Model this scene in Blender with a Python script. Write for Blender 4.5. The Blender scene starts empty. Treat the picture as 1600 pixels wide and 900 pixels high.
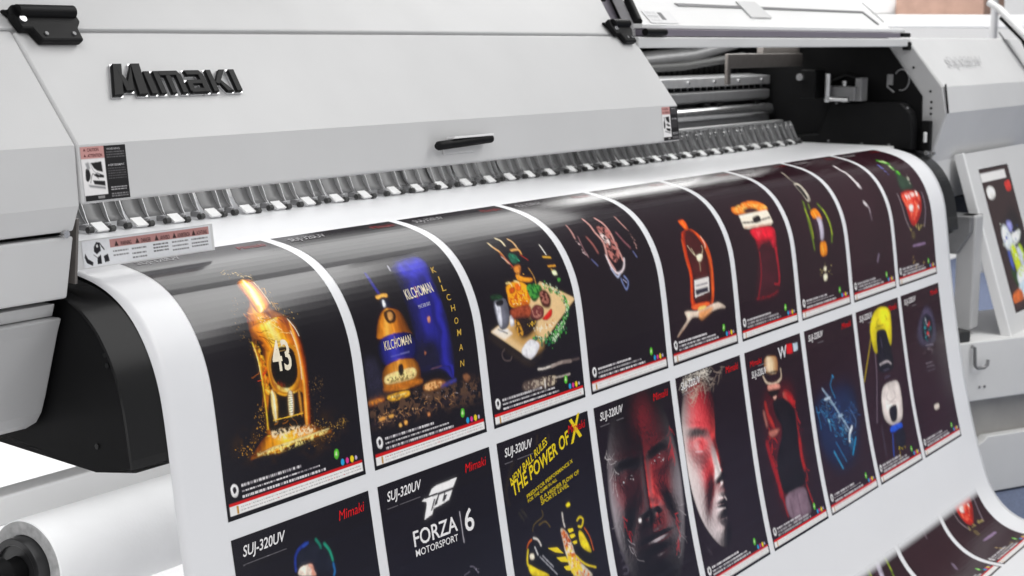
import bpy, bmesh, math, random
import numpy as np
from mathutils import Matrix, Vector

scene = bpy.context.scene
C = scene.collection
R = math.radians

# ---------------------------------------------------------------- camera
cam_d = bpy.data.cameras.new('camera')
cam = bpy.data.objects.new('camera', cam_d)
C.objects.link(cam)
_f = Vector((0.83939, 0.52285, -0.14783)).normalized()
_r0 = _f.cross(Vector((0, 0, 1))).normalized()
_u0 = _r0.cross(_f)
_ro = R(0.5925)
_r = _r0 * math.cos(_ro) + _u0 * math.sin(_ro)
_u = _r.cross(_f)
cam.matrix_world = Matrix(((_r.x, _u.x, -_f.x, -1.62946), (_r.y, _u.y, -_f.y, -1.63669), (_r.z, _u.z, -_f.z, 0.30757), (0, 0, 0, 1)))
cam_d.sensor_width = 36.0
cam_d.lens = 60.2
cam_d.clip_start = 0.05
cam_d.clip_end = 200
cam_d.dof.use_dof = True
cam_d.dof.focus_distance = 2.35
cam_d.dof.aperture_fstop = 11
scene.camera = cam

# ---------------------------------------------------------------- light
w = bpy.data.worlds.new('World')
scene.world = w
w.use_nodes = True
bg = w.node_tree.nodes['Background']
bg.inputs['Color'].default_value = (0.93, 0.95, 1.0, 1)
bg.inputs['Strength'].default_value = .14
scene.view_settings.view_transform = 'Standard'
scene.view_settings.look = 'None'
scene.view_settings.gamma = 1.0
scene.view_settings.exposure = 0.12


def area(name, x0, x1, y0, y1, z, rad, col=(1, 1, 1)):
    d = bpy.data.lights.new(name, 'AREA')
    d.shape = 'RECTANGLE'
    d.size = x1 - x0
    d.size_y = y1 - y0
    d.energy = rad * math.pi * (x1 - x0) * (y1 - y0)
    d.color = col
    o = bpy.data.objects.new(name, d)
    o.location = ((x0 + x1) / 2, (y0 + y1) / 2, z)
    C.objects.link(o)
    return o


# the hall: ceiling lights over, before and behind the machine, an added fill lamp behind the photographer
area('ceiling_light', 2.0, 4.35, -5.0, .3, 2.8, 4.3, (1, .995, .98))
area('ceiling_light', 4.5, 9, .7, 5.5, 2.8, 4.2, (1, .99, .98))
area('ceiling_light', -4, 4.2, 2.9, 6, 2.8, 6.0, (1, .99, .98))
area('ceiling_light', -6, -1.2, -4.5, .2, 2.8, 2.2, (1, .99, .98))
o = area('front_fill_light', -6.5, 4.2, 0, 3.3, 0, .42, (.98, .99, 1))
o.location = (-1.15, -4.6, .68)
o.rotation_euler = (R(90), 0, 0)
# the machine's lamp bar under the closed cover, then two added fill lamps
area('machine_or_fill_lamp', .03, 1.45, -.06, .20, .185, 1.8, (1, 1, .985))
area('machine_or_fill_lamp', 1.90, 3.04, .28, .42, .293, 4.6, (1, 1, .985))  # fill lamp added to brighten the open bay
area('machine_or_fill_lamp', -.55, 2.9, -.09, .12, -.248, 1.1, (1, 1, 1))  # fill lamp added under the apron to brighten paper roll and beam


# ---------------------------------------------------------------- materials
def lin(h):
    c = [int(h[i:i + 2], 16) / 255 for i in (0, 2, 4)]
    return tuple(x / 12.92 if x <= .04045 else ((x + .055) / 1.055) ** 2.4 for x in c)


def mat(name, col, rough=.5, metal=0., spec=.5, noise=0., nscale=40., bump=0., bscale=400., coat=0., rvar=0., attr=False):
    m = bpy.data.materials.new(name)
    m.use_nodes = True
    nt = m.node_tree
    b = nt.nodes['Principled BSDF']
    if isinstance(col, str):
        col = lin(col)
    b.inputs['Base Color'].default_value = (*col, 1)
    b.inputs['Roughness'].default_value = rough
    b.inputs['Metallic'].default_value = metal
    b.inputs['Specular IOR Level'].default_value = spec
    b.inputs['Coat Weight'].default_value = coat
    b.inputs['Coat Roughness'].default_value = .08
    tc = nt.nodes.new('ShaderNodeTexCoord')

    def nz(sc, det=4):
        n = nt.nodes.new('ShaderNodeTexNoise')
        n.inputs['Scale'].default_value = sc
        n.inputs['Detail'].default_value = det
        nt.links.new(tc.outputs['Object'], n.inputs['Vector'])
        return n
    src = None
    if attr:
        a = nt.nodes.new('ShaderNodeVertexColor')
        a.layer_name = 'Col'
        src = a.outputs['Color']
        nt.links.new(src, b.inputs['Base Color'])
    if noise:
        n = nz(nscale)
        mr = nt.nodes.new('ShaderNodeMapRange')
        mr.inputs['From Min'].default_value = .3
        mr.inputs['From Max'].default_value = .7
        mr.inputs['To Min'].default_value = 1 - noise
        mr.inputs['To Max'].default_value = 1 + noise
        nt.links.new(n.outputs['Fac'], mr.inputs['Value'])
        mx = nt.nodes.new('ShaderNodeVectorMath')
        mx.operation = 'SCALE'
        if src:
            nt.links.new(src, mx.inputs[0])
        else:
            mx.inputs[0].default_value = col
        nt.links.new(mr.outputs['Result'], mx.inputs['Scale'])
        nt.links.new(mx.outputs['Vector'], b.inputs['Base Color'])
    if rvar:
        n = nz(9)
        mr = nt.nodes.new('ShaderNodeMapRange')
        mr.inputs['To Min'].default_value = max(0, rough - rvar)
        mr.inputs['To Max'].default_value = rough + rvar
        nt.links.new(n.outputs['Fac'], mr.inputs['Value'])
        nt.links.new(mr.outputs['Result'], b.inputs['Roughness'])
    if bump:
        n = nz(bscale, 2)
        bp = nt.nodes.new('ShaderNodeBump')
        bp.inputs['Strength'].default_value = bump
        bp.inputs['Distance'].default_value = .002
        nt.links.new(n.outputs['Fac'], bp.inputs['Height'])
        nt.links.new(bp.outputs['Normal'], b.inputs['Normal'])
    return m


M = dict(
    paint=mat('printer_paint', (.62, .62, .622), .42, spec=.4, noise=.035, nscale=4, bump=.07, bscale=700, rvar=.09),
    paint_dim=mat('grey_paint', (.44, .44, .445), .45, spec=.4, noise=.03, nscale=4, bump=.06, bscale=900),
    paint_white=mat('white_paint', (.80, .80, .80), .35, spec=.4, noise=.02, nscale=4, bump=.04, bscale=900),
    black=mat('black_plastic', (.0055, .0055, .006), .5, spec=.14, noise=.15, nscale=20, bump=.12, bscale=1200),
    black_sat=mat('black_satin_metal', (.007, .007, .0075), .24, spec=.32, noise=.1, nscale=6, bump=.03, bscale=600, rvar=.05),
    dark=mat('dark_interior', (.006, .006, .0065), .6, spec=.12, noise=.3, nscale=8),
    midgrey=mat('grey_steel', (.20, .20, .205), .42, metal=.3, noise=.08, nscale=30, bump=.05),
    flap=mat('flap_steel', (.16, .16, .162), .42, metal=.2, noise=.12, nscale=25, bump=.08, bscale=300),
    steel=mat('brushed_steel', (.62, .62, .63), .24, metal=.9, noise=.06, nscale=60, bump=.05, bscale=500),
    alu=mat('aluminium', (.55, .55, .56), .38, metal=.7, noise=.06, nscale=40, bump=.05),
    rubber=mat('rubber', (.03, .03, .03), .6, noise=.2, nscale=60),
    bracket=mat('bracket_steel', (.16, .145, .135), .45, metal=.3, noise=.1, nscale=40),
    paper=mat('paper_white', (.80, .805, .825), .30, spec=.45, noise=.012, nscale=5, bump=.03, bscale=120, rvar=.04),
    roll=mat('roll_paper', (.93, .935, .94), .5, spec=.3, noise=.02, nscale=14, bump=.08, bscale=200),
    roll_edge=mat('roll_paper_edge', (.42, .42, .42), .7, noise=.2, nscale=90),
    ink=mat('printed_ink', (.5, .5, .5), .19, spec=.62, attr=True, noise=.05, nscale=160, bump=.015, bscale=160, rvar=.04),
    print=mat('printed_label', (.5, .5, .5), .4, spec=.4, attr=True, noise=.03, nscale=200),
    violet=mat('violet_grey_rail', (.22, .20, .24), .3, metal=.2, noise=.06, nscale=20),
    amber_core=mat('core_plastic', (.02, .02, .021), .3, noise=.2, nscale=40),
    cab=mat('cabinet_paint', (.66, .66, .655), .45, noise=.03, nscale=5, bump=.08, bscale=700),
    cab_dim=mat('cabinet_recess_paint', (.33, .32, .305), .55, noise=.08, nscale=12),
    carpet=mat('carpet_blue_grey', (.13, .155, .23), .9, spec=.1, noise=.25, nscale=250, bump=.5, bscale=500),
    floor=mat('floor_white', (.78, .78, .79), .3, noise=.04, nscale=2, rvar=.08),
    wall=mat('wall_white', (.85, .85, .85), .7, noise=.02, nscale=1.5),
    box=mat('cardboard', (.36, .23, .18), .8, noise=.1, nscale=18, bump=.1, bscale=200),
)


# ---------------------------------------------------------------- mesh helpers
class MB:
    def __init__(s):
        s.v, s.f, s.sm = [], [], []

    def add(s, vs, fs, smooth=False):
        o = len(s.v)
        s.v += [tuple(x) for x in vs]
        s.f += [[i + o for i in f] for f in fs]
        s.sm += [smooth] * len(fs)
        return s

    def box(s, x0, x1, y0, y1, z0, z1):
        vs = [(x, y, z) for x in (x0, x1) for y in (y0, y1) for z in (z0, z1)]
        return s.add(vs, [(0, 1, 3, 2), (4, 6, 7, 5), (0, 4, 5, 1), (2, 3, 7, 6), (0, 2, 6, 4), (1, 5, 7, 3)])

    def obox(s, o, a, b, c):
        o, a, b, c = map(Vector, (o, a, b, c))
        vs = [o + a * i + b * j + c * k for i in (0, 1) for j in (0, 1) for k in (0, 1)]
        return s.add(vs, [(0, 1, 3, 2), (4, 6, 7, 5), (0, 4, 5, 1), (2, 3, 7, 6), (0, 2, 6, 4), (1, 5, 7, 3)])

    def prism(s, poly, ext):
        """poly: 3D points, ext: extrusion vector"""
        n = len(poly)
        e = Vector(ext)
        vs = [Vector(q) for q in poly] + [Vector(q) + e for q in poly]
        return s.add(vs, [tuple(range(n))[::-1], tuple(range(n, 2 * n))] + [(i, (i + 1) % n, n + (i + 1) % n, n + i) for i in range(n)])

    def px(s, prof, x0, x1):
        return s.prism([(x0, y, z) for y, z in prof], (x1 - x0, 0, 0))

    def strip(s, prof, x0, x1, t, smooth=True):
        """sheet following an open profile (y,z), thickness t to the inner (left) side"""
        n = len(prof)
        inn = []
        for i in range(n):
            a = Vector(prof[max(i - 1, 0)])
            b = Vector(prof[min(i + 1, n - 1)])
            d = (b - a).normalized()
            inn.append((prof[i][0] - d.y * t, prof[i][1] + d.x * t))
        vs, fs = [], []
        for x in (x0, x1):
            vs += [(x, y, z) for y, z in prof] + [(x, y, z) for y, z in inn]
        q = 2 * n
        sm = []
        for i in range(n - 1):
            fs += [(i, i + 1, q + i + 1, q + i), (n + i + 1, n + i, q + n + i, q + n + i + 1)]
            sm += [smooth, smooth]
            fs += [(i + 1, i, n + i, n + i + 1), (q + i, q + i + 1, q + n + i + 1, q + n + i)]
            sm += [False, False]
        fs += [(0, q, q + n, n), (n - 1, 2 * n - 1, q + 2 * n - 1, q + n - 1)]
        sm += [False, False]
        o = len(s.v)
        s.v += vs
        s.f += [[i + o for i in f] for f in fs]
        s.sm += sm
        return s

    def tube(s, pts, r, n=12, cap=True):
        pts = [Vector(q) for q in pts]
        rings = []
        up = Vector((.13, .21, .97))
        for i, q in enumerate(pts):
            d = (pts[min(i + 1, len(pts) - 1)] - pts[max(i - 1, 0)]).normalized()
            a = d.cross(up)
            if a.length < 1e-3:
                a = d.cross(Vector((1, 0, 0)))
            a.normalize()
            b = d.cross(a)
            rr = r[i] if isinstance(r, (list, tuple)) else r
            rings.append([q + (a * math.cos(t) + b * math.sin(t)) * rr for t in [2 * math.pi * k / n for k in range(n)]])
        vs = [v for g in rings for v in g]
        fs = [(i * n + k, i * n + (k + 1) % n, (i + 1) * n + (k + 1) % n, (i + 1) * n + k) for i in range(len(pts) - 1) for k in range(n)]
        s.add(vs, fs, True)
        if cap:
            s.add(rings[0], [tuple(range(n))])
            s.add(rings[-1], [tuple(range(n))[::-1]])
        return s

    def ring(s, x0, x1, y, z, r0, r1, n=64):
        """hollow cylinder along X"""
        vs = []
        for x in (x0, x1):
            for r in (r0, r1):
                vs += [(x, y + r * math.cos(2 * math.pi * k / n), z + r * math.sin(2 * math.pi * k / n)) for k in range(n)]
        fs, sm = [], []
        for k in range(n):
            j = (k + 1) % n
            fs += [(n + k, n + j, 3 * n + j, 3 * n + k), (k, 2 * n + k, 2 * n + j, j), (k, j, n + j, n + k), (2 * n + k, 3 * n + k, 3 * n + j, 2 * n + j)]
            sm += [True, True, False, False]
        o = len(s.v)
        s.v += vs
        s.f += [[i + o for i in f] for f in fs]
        s.sm += sm
        return s

    def build(s, name, m, parent=None, bevel=0., seg=2, kind=None, col=None):
        me = bpy.data.meshes.new(name)
        me.from_pydata(s.v, [], s.f)
        me.polygons.foreach_set('use_smooth', s.sm)
        bm = bmesh.new()
        bm.from_mesh(me)
        bmesh.ops.recalc_face_normals(bm, faces=bm.faces)
        bm.to_mesh(me)
        bm.free()
        if col is not None:
            at = me.color_attributes.new('Col', 'FLOAT_COLOR', 'POINT')
            at.data.foreach_set('color', np.asarray(col, np.float32).ravel())
        me.materials.append(M[m])
        o = bpy.data.objects.new(name, me)
        C.objects.link(o)
        if parent:
            adopt(o, parent)
        if bevel:
            md = o.modifiers.new('bevel', 'BEVEL')
            md.width = bevel
            md.segments = seg
            md.limit_method = 'ANGLE'
            md.angle_limit = R(35)
            md.harden_normals = False
        if kind:
            o['kind'] = kind
        return o


def world_of(o):
    m = o.matrix_basis.copy()
    while o.parent:
        m = o.parent.matrix_basis @ o.matrix_parent_inverse @ m if False else (world_of(o.parent) @ o.matrix_parent_inverse @ m)
        return m
    return m


def adopt(o, parent):
    o.parent = parent
    o.matrix_parent_inverse = world_of(parent).inverted()


def thing(name, label, cat, loc, group=None):
    o = bpy.data.objects.new(name, None)
    C.objects.link(o)
    o.location = loc
    o.empty_display_size = .1
    o['label'] = label
    o['category'] = cat
    if group:
        o['group'] = group
    return o


def tag(o, label, cat, group=None):
    o['label'] = label
    o['category'] = cat
    if group:
        o['group'] = group
    return o


# ---------------------------------------------------------------- lettering (font curves turned to mesh)
_cache = {}


def glyphs(txt, bold):
    k = (txt, bold)
    if k not in _cache:
        cu = bpy.data.curves.new('t', 'FONT')
        cu.body = txt
        cu.size = 1
        cu.resolution_u = 3
        cu.offset = bold
        cu.fill_mode = 'FRONT'
        ob = bpy.data.objects.new('t', cu)
        C.objects.link(ob)
        dg = bpy.context.evaluated_depsgraph_get()
        dg.update()
        me = bpy.data.meshes.new_from_object(ob.evaluated_get(dg))
        v = np.array([q.co[:2] for q in me.vertices]).reshape(-1, 2)
        f = [list(q.vertices) for q in me.polygons]
        bpy.data.objects.remove(ob)
        bpy.data.curves.remove(cu)
        bpy.data.meshes.remove(me)
        if len(v):
            v = v - v.min(0)
            v = v / np.maximum(v.max(0), 1e-6)
        _cache[k] = (v, f)
    return _cache[k]


def place_text(txt, a, b, h, bold=0., slant=0.):
    """2-D glyph triangles on the baseline a->b (v runs DOWN), cap height h"""
    v, f = glyphs(txt, bold * .012)
    a, b = np.array(a, float), np.array(b, float)
    d = b - a
    n = np.array([d[1], -d[0]]) / np.linalg.norm(d)   # upward when v is down
    p = a + v[:, :1] * d + v[:, 1:] * h * (n + slant * d / np.linalg.norm(d))
    return p, f


# ---------------------------------------------------------------- raster painter for printed artwork
class Paint:
    def __init__(s, wmm, hmm, nu, nv, bg, seed):
        s.SS = 2
        s.W, s.H = nu * s.SS, nv * s.SS
        s.sx, s.sy = s.W / wmm, s.H / hmm
        s.im = np.empty((s.H, s.W, 3), np.float32)
        s.im[:] = lin(bg)
        s.rng = np.random.default_rng(seed)

    @staticmethod
    def smooth(pts):
        n = len(pts)
        if n < 4:
            return pts
        P = np.array(pts, float)
        out = []
        for i in range(n):
            p0, p1, p2, p3 = P[i - 1], P[i], P[(i + 1) % n], P[(i + 2) % n]
            for t in (0, .25, .5, .75):
                out.append(.5 * (2 * p1 + (p2 - p0) * t + (2 * p0 - 5 * p1 + 4 * p2 - p3) * t * t + (3 * p1 - p0 - 3 * p2 + p3) * t ** 3))
        return out

    def mask(s, polys, blur):
        """union of even-odd polygons (mm) -> (y0,y1,x0,x1,mask)"""
        polys = [np.array(q, float) * (s.sx, s.sy) for q in polys]
        al = np.concatenate(polys)
        pad = int(blur * max(s.sx, s.sy) * 2.5) + 3
        x0, y0 = np.floor(al.min(0)).astype(int) - pad
        x1, y1 = np.ceil(al.max(0)).astype(int) + pad
        x0, y0, x1, y1 = max(x0, 0), max(y0, 0), min(x1, s.W), min(y1, s.H)
        if x1 <= x0 or y1 <= y0:
            return None
        w_, h_ = x1 - x0, y1 - y0
        m = np.zeros((h_, w_), np.float32)
        for q in polys:
            t = np.zeros((h_, w_ + 1), np.int32)
            for (ax, ay), (bx, by) in zip(q, np.roll(q, -1, 0)):
                if ay == by:
                    continue
                if ay > by:
                    ax, ay, bx, by = bx, by, ax, ay
                r0, r1 = max(int(math.ceil(ay - .5)), y0), min(int(math.ceil(by - .5)), y1)
                if r1 <= r0:
                    continue
                r = np.arange(r0, r1)
                xs = ax + (r + .5 - ay) * (bx - ax) / (by - ay)
                c = np.clip(np.ceil(xs - .5).astype(int) - x0, 0, w_)
                np.add.at(t, (r - y0, c), 1)
            m = np.maximum(m, (np.cumsum(t, 1)[:, :w_] % 2).astype(np.float32))
        b = blur * s.sx
        if b > .6:
            for ax in (0, 1):
                k = max(1, int(round(b * .9)))
                for _ in range(2):
                    c = np.cumsum(np.pad(m, [(k + 1, k) if a == ax else (0, 0) for a in (0, 1)], mode='constant'), ax)
                    n = m.shape[ax]
                    m = (np.take(c, range(2 * k + 1, 2 * k + 1 + n), ax) - np.take(c, range(0, n), ax)) / (2 * k + 1)
        return y0, y1, x0, x1, m

    def comp(s, mk, col):
        if mk is None:
            return
        y0, y1, x0, x1, m = mk
        a = m[..., None]
        s.im[y0:y1, x0:x1] = s.im[y0:y1, x0:x1] * (1 - a) + np.array(lin(col), np.float32) * a

    def noise(s, h, w_, sc):
        sc = max(2, sc)
        g = s.rng.random((int(h / sc) + 3, int(w_ / sc) + 3)).astype(np.float32)
        yy, xx = np.arange(h) / sc, np.arange(w_) / sc
        yi, xi = yy.astype(int), xx.astype(int)
        fy, fx = (yy - yi)[:, None], (xx - xi)[None]
        return (g[yi][:, xi] * (1 - fy) * (1 - fx) + g[yi + 1][:, xi] * fy * (1 - fx) + g[yi][:, xi + 1] * (1 - fy) * fx + g[yi + 1][:, xi + 1] * fy * fx)

    def stroke(s, pts, wd):
        P = np.array(pts, float)
        if len(P) > 2:
            Q = []
            n = len(P)
            for i in range(n - 1):
                p0, p1, p2, p3 = P[max(i - 1, 0)], P[i], P[i + 1], P[min(i + 2, n - 1)]
                for t in (0, .33, .67):
                    Q.append(.5 * (2 * p1 + (p2 - p0) * t + (2 * p0 - 5 * p1 + 4 * p2 - p3) * t * t + (3 * p1 - p0 - 3 * p2 + p3) * t ** 3))
            P = np.array(Q + [P[-1]])
        out = []
        for a, b in zip(P[:-1], P[1:]):
            d = b - a
            L = np.linalg.norm(d)
            if L < 1e-6:
                continue
            n = np.array([-d[1], d[0]]) / L * wd / 2
            out.append([a + n, b + n, b - n, a - n])
        for q in P:
            out.append([q + np.array([math.cos(t), math.sin(t)]) * wd / 2 for t in np.arange(0, 6.2, .8)])
        return out

    def draw(s, sh):
        k, col = sh[0], sh[1]
        if k == 'p':
            q = s.smooth(sh[2]) if sh[4] else sh[2]
            mk = s.mask([q], sh[3])
            P = np.array(q, float)
            size = float(min(P.max(0) - P.min(0)))
            if mk is None or size < 7 or not sh[4]:
                s.comp(mk, col)
            else:
                # photographic modelling: lit from the upper left, mottled, darker towards the rim
                y0, y1, x0, x1, m = mk
                big = s.mask([q + np.array((-.05, -.07)) * size], size * .16)
                v = np.zeros_like(m)
                ya, yb, xa, xb = max(big[0], y0), min(big[1], y1), max(big[2], x0), min(big[3], x1)
                v[ya - y0:yb - y0, xa - x0:xb - x0] = big[4][ya - big[0]:yb - big[0], xa - big[2]:xb - big[2]]
                n_ = .55 * s.noise(*m.shape, size * .3 * s.sx) + .3 * s.noise(*m.shape, size * .1 * s.sx + 2) + .15 * s.noise(*m.shape, 2.5)
                f = (.42 + .72 * v) * (.55 + .95 * n_)
                c = np.array(lin(col), np.float32) * f[..., None]
                a = m[..., None]
                s.im[y0:y1, x0:x1] = s.im[y0:y1, x0:x1] * (1 - a) + np.clip(c, 0, 1) * a
        elif k == 'l':
            mk = s.mask(s.stroke(sh[3], sh[2]), sh[4])
            if mk:
                n_ = s.noise(*mk[4].shape, 9 * s.sx * .35)
                mk = (*mk[:4], mk[4] * (.62 + .38 * np.clip(n_ * 1.8, 0, 1)))
            s.comp(mk, col)
        elif k == 'g':
            s.glass(*sh[1:])
        elif k == 'f':
            n, pts, sp, wd, ln = sh[2:7]
            P = np.array(pts, float)
            for i in range(n):
                j = s.rng.integers(len(P) - 1)
                c = P[j] + (P[j + 1] - P[j]) * s.rng.random() + s.rng.normal(0, sp * .5, 2)
                an = math.atan2(*(P[j + 1] - P[j])[::-1]) + s.rng.normal(0, .35)
                q = [c]
                for _ in range(4):
                    an += s.rng.normal(0, .35)
                    q.append(q[-1] + np.array([math.cos(an), math.sin(an)]) * ln * .25 * (.5 + s.rng.random()))
                mk = s.mask(s.stroke(q, wd * (.4 + .8 * s.rng.random())), .25)
                if mk:
                    mk = (*mk[:4], mk[4] * (.35 + .65 * s.rng.random()))
                s.comp(mk, col)
        elif k == 'd':
            n, pts, sp, sz = sh[2:6]
            P = np.array(pts, float)
            for i in range(n):
                j = s.rng.integers(len(P) - 1)
                c = P[j] + (P[j + 1] - P[j]) * s.rng.random() + s.rng.normal(0, sp * .5, 2)
                r = sz * (.35 + .75 * s.rng.random() ** 2)
                e = .5 + s.rng.random()
                an = s.rng.random() * 6.3
                q = [(c[0] + r * math.cos(t) * math.cos(an) - r * e * math.sin(t) * math.sin(an), c[1] + r * math.cos(t) * math.sin(an) + r * e * math.sin(t) * math.cos(an)) for t in np.arange(0, 6.2, .8)]
                mk = s.mask([q], .2)
                if mk:
                    mk = (*mk[:4], mk[4] * (.45 + .55 * s.rng.random()))
                s.comp(mk, col)
        elif k == 'n':
            mk = s.mask([s.smooth(sh[2])], sh[4])
            if mk:
                m = mk[4]
                sc = sh[3] * s.sx
                nz = .6 * s.noise(*m.shape, sc) + .4 * s.noise(*m.shape, sc * .4)
                s.comp((*mk[:4], m * np.clip((nz - .42) * 5, 0, 1)), col)

    def glass(s, ramp, poly, streak=.3, blur=.5, ang=0., alpha=1.):
        """a rounded body: colours run across it from its left to its right edge, with lengthwise streaks"""
        q = s.smooth(poly)
        mk = s.mask([q], blur)
        if mk is None:
            return
        y0, y1, x0, x1, m = mk
        hard = s.mask([q], 0)
        hm = np.zeros_like(m)
        hm[max(hard[0] - y0, 0):hard[1] - y0, max(hard[2] - x0, 0):hard[3] - x0] = hard[4][:hm.shape[0] - max(hard[0] - y0, 0), :hm.shape[1] - max(hard[2] - x0, 0)]
        h_, w_ = m.shape
        xs = np.arange(w_)
        any_ = hm.any(1)
        lo = np.where(any_, hm.argmax(1), w_ * .3)
        hi = np.where(any_, w_ - 1 - hm[:, ::-1].argmax(1), w_ * .7)
        t = (xs[None] - lo[:, None]) / np.maximum(hi - lo, 1)[:, None]
        wob = s.noise(h_, w_, 22 * s.sx) - .5
        t = np.clip(t + wob * .16, 0, 1)
        R_ = np.array([lin(c) for c in ramp])
        f = t * (len(ramp) - 1)
        i = np.clip(f.astype(int), 0, len(ramp) - 2)
        f = (f - i)[..., None]
        f = f * f * (3 - 2 * f)
        c = R_[i] * (1 - f) + R_[i + 1] * f
        # streaks: noise stretched along the height
        n = .6 * s.noise(max(2, int(h_ / 5) + 1), w_, 3.2 * s.sx).repeat(5, 0)[:h_] + .4 * s.noise(h_, w_, 7 * s.sx)
        c = c * (1 + (n[..., None] - .5) * 2.4 * streak)
        a = (m * alpha)[..., None]
        s.im[y0:y1, x0:x1] = s.im[y0:y1, x0:x1] * (1 - a) + np.clip(c, 0, 1) * a

    def face(s, ell, bumps, lights, region=None, rough=.6):
        """a head modelled as a height field and lit by coloured lights"""
        st = 2
        X, Y = np.meshgrid((np.arange(0, s.W, st) + .5) / s.sx, (np.arange(0, s.H, st) + .5) / s.sy)
        cx, cy, a, b, D = ell
        e = ((X - cx) / a) ** 2 + ((Y - cy) / b) ** 2
        Hh = D * np.sqrt(np.clip(1 - e, 0, 1))
        for (x, y, sx, sy, rot, amp) in bumps:
            c, d = math.cos(rot), math.sin(rot)
            u, v = (X - x) * c + (Y - y) * d, -(X - x) * d + (Y - y) * c
            Hh = Hh + amp * np.exp(-.5 * ((u / sx) ** 2 + (v / sy) ** 2))
        n_ = s.noise(*X.shape, 5 * s.sx / st)
        Hh = Hh + rough * n_ + rough * .6 * s.noise(*X.shape, 2.2 * s.sx / st)
        gy, gx = np.gradient(Hh, st / s.sy, st / s.sx)
        inv = 1 / np.sqrt(gx ** 2 + gy ** 2 + 1)
        N = np.stack([-gx * inv, -gy * inv, inv], -1)
        c = np.zeros((*X.shape, 3))
        for (d, p, col, (mx, my, ms)) in lights:
            d = np.array(d, float) / np.linalg.norm(d)
            w_ = np.exp(-.5 * (((X - mx) / ms) ** 2 + ((Y - my) / ms) ** 2)) if ms else 1.
            c += np.clip(N @ d, 0, 1)[..., None] ** p * np.array(lin(col)) * (w_[..., None] if ms else 1)
        m = np.clip((1 - e) * 7, 0, 1)
        c, m = c.repeat(st, 0).repeat(st, 1)[:s.H, :s.W], m.repeat(st, 0).repeat(st, 1)[:s.H, :s.W]
        if region:
            mk = s.mask([s.smooth(region)], 1.2)
            r = np.zeros((s.H, s.W), np.float32)
            r[mk[0]:mk[1], mk[2]:mk[3]] = mk[4]
            m = m * r
        s.im = (s.im * (1 - m[..., None]) + (s.im * .35 + c) * m[..., None]).astype(np.float32)

    def bloom(s, k=.14, mm=8):
        b = np.clip(s.im - .12, 0, None)
        r = max(1, int(mm * s.sx * .5))
        for ax in (0, 1):
            for _ in range(2):
                c = np.cumsum(np.pad(b, [(r + 1, r) if a == ax else (0, 0) for a in (0, 1, 2)], mode='edge'), ax, dtype=np.float64)
                n = b.shape[ax]
                b = (np.take(c, range(2 * r + 1, 2 * r + 1 + n), ax) - np.take(c, range(0, n), ax)) / (2 * r + 1)
        s.im = np.clip(s.im + k * b, 0, 1).astype(np.float32)

    def out(s):
        h, w_ = s.H // 2, s.W // 2
        return s.im.reshape(h, 2, w_, 2, 3).mean((1, 3))


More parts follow.
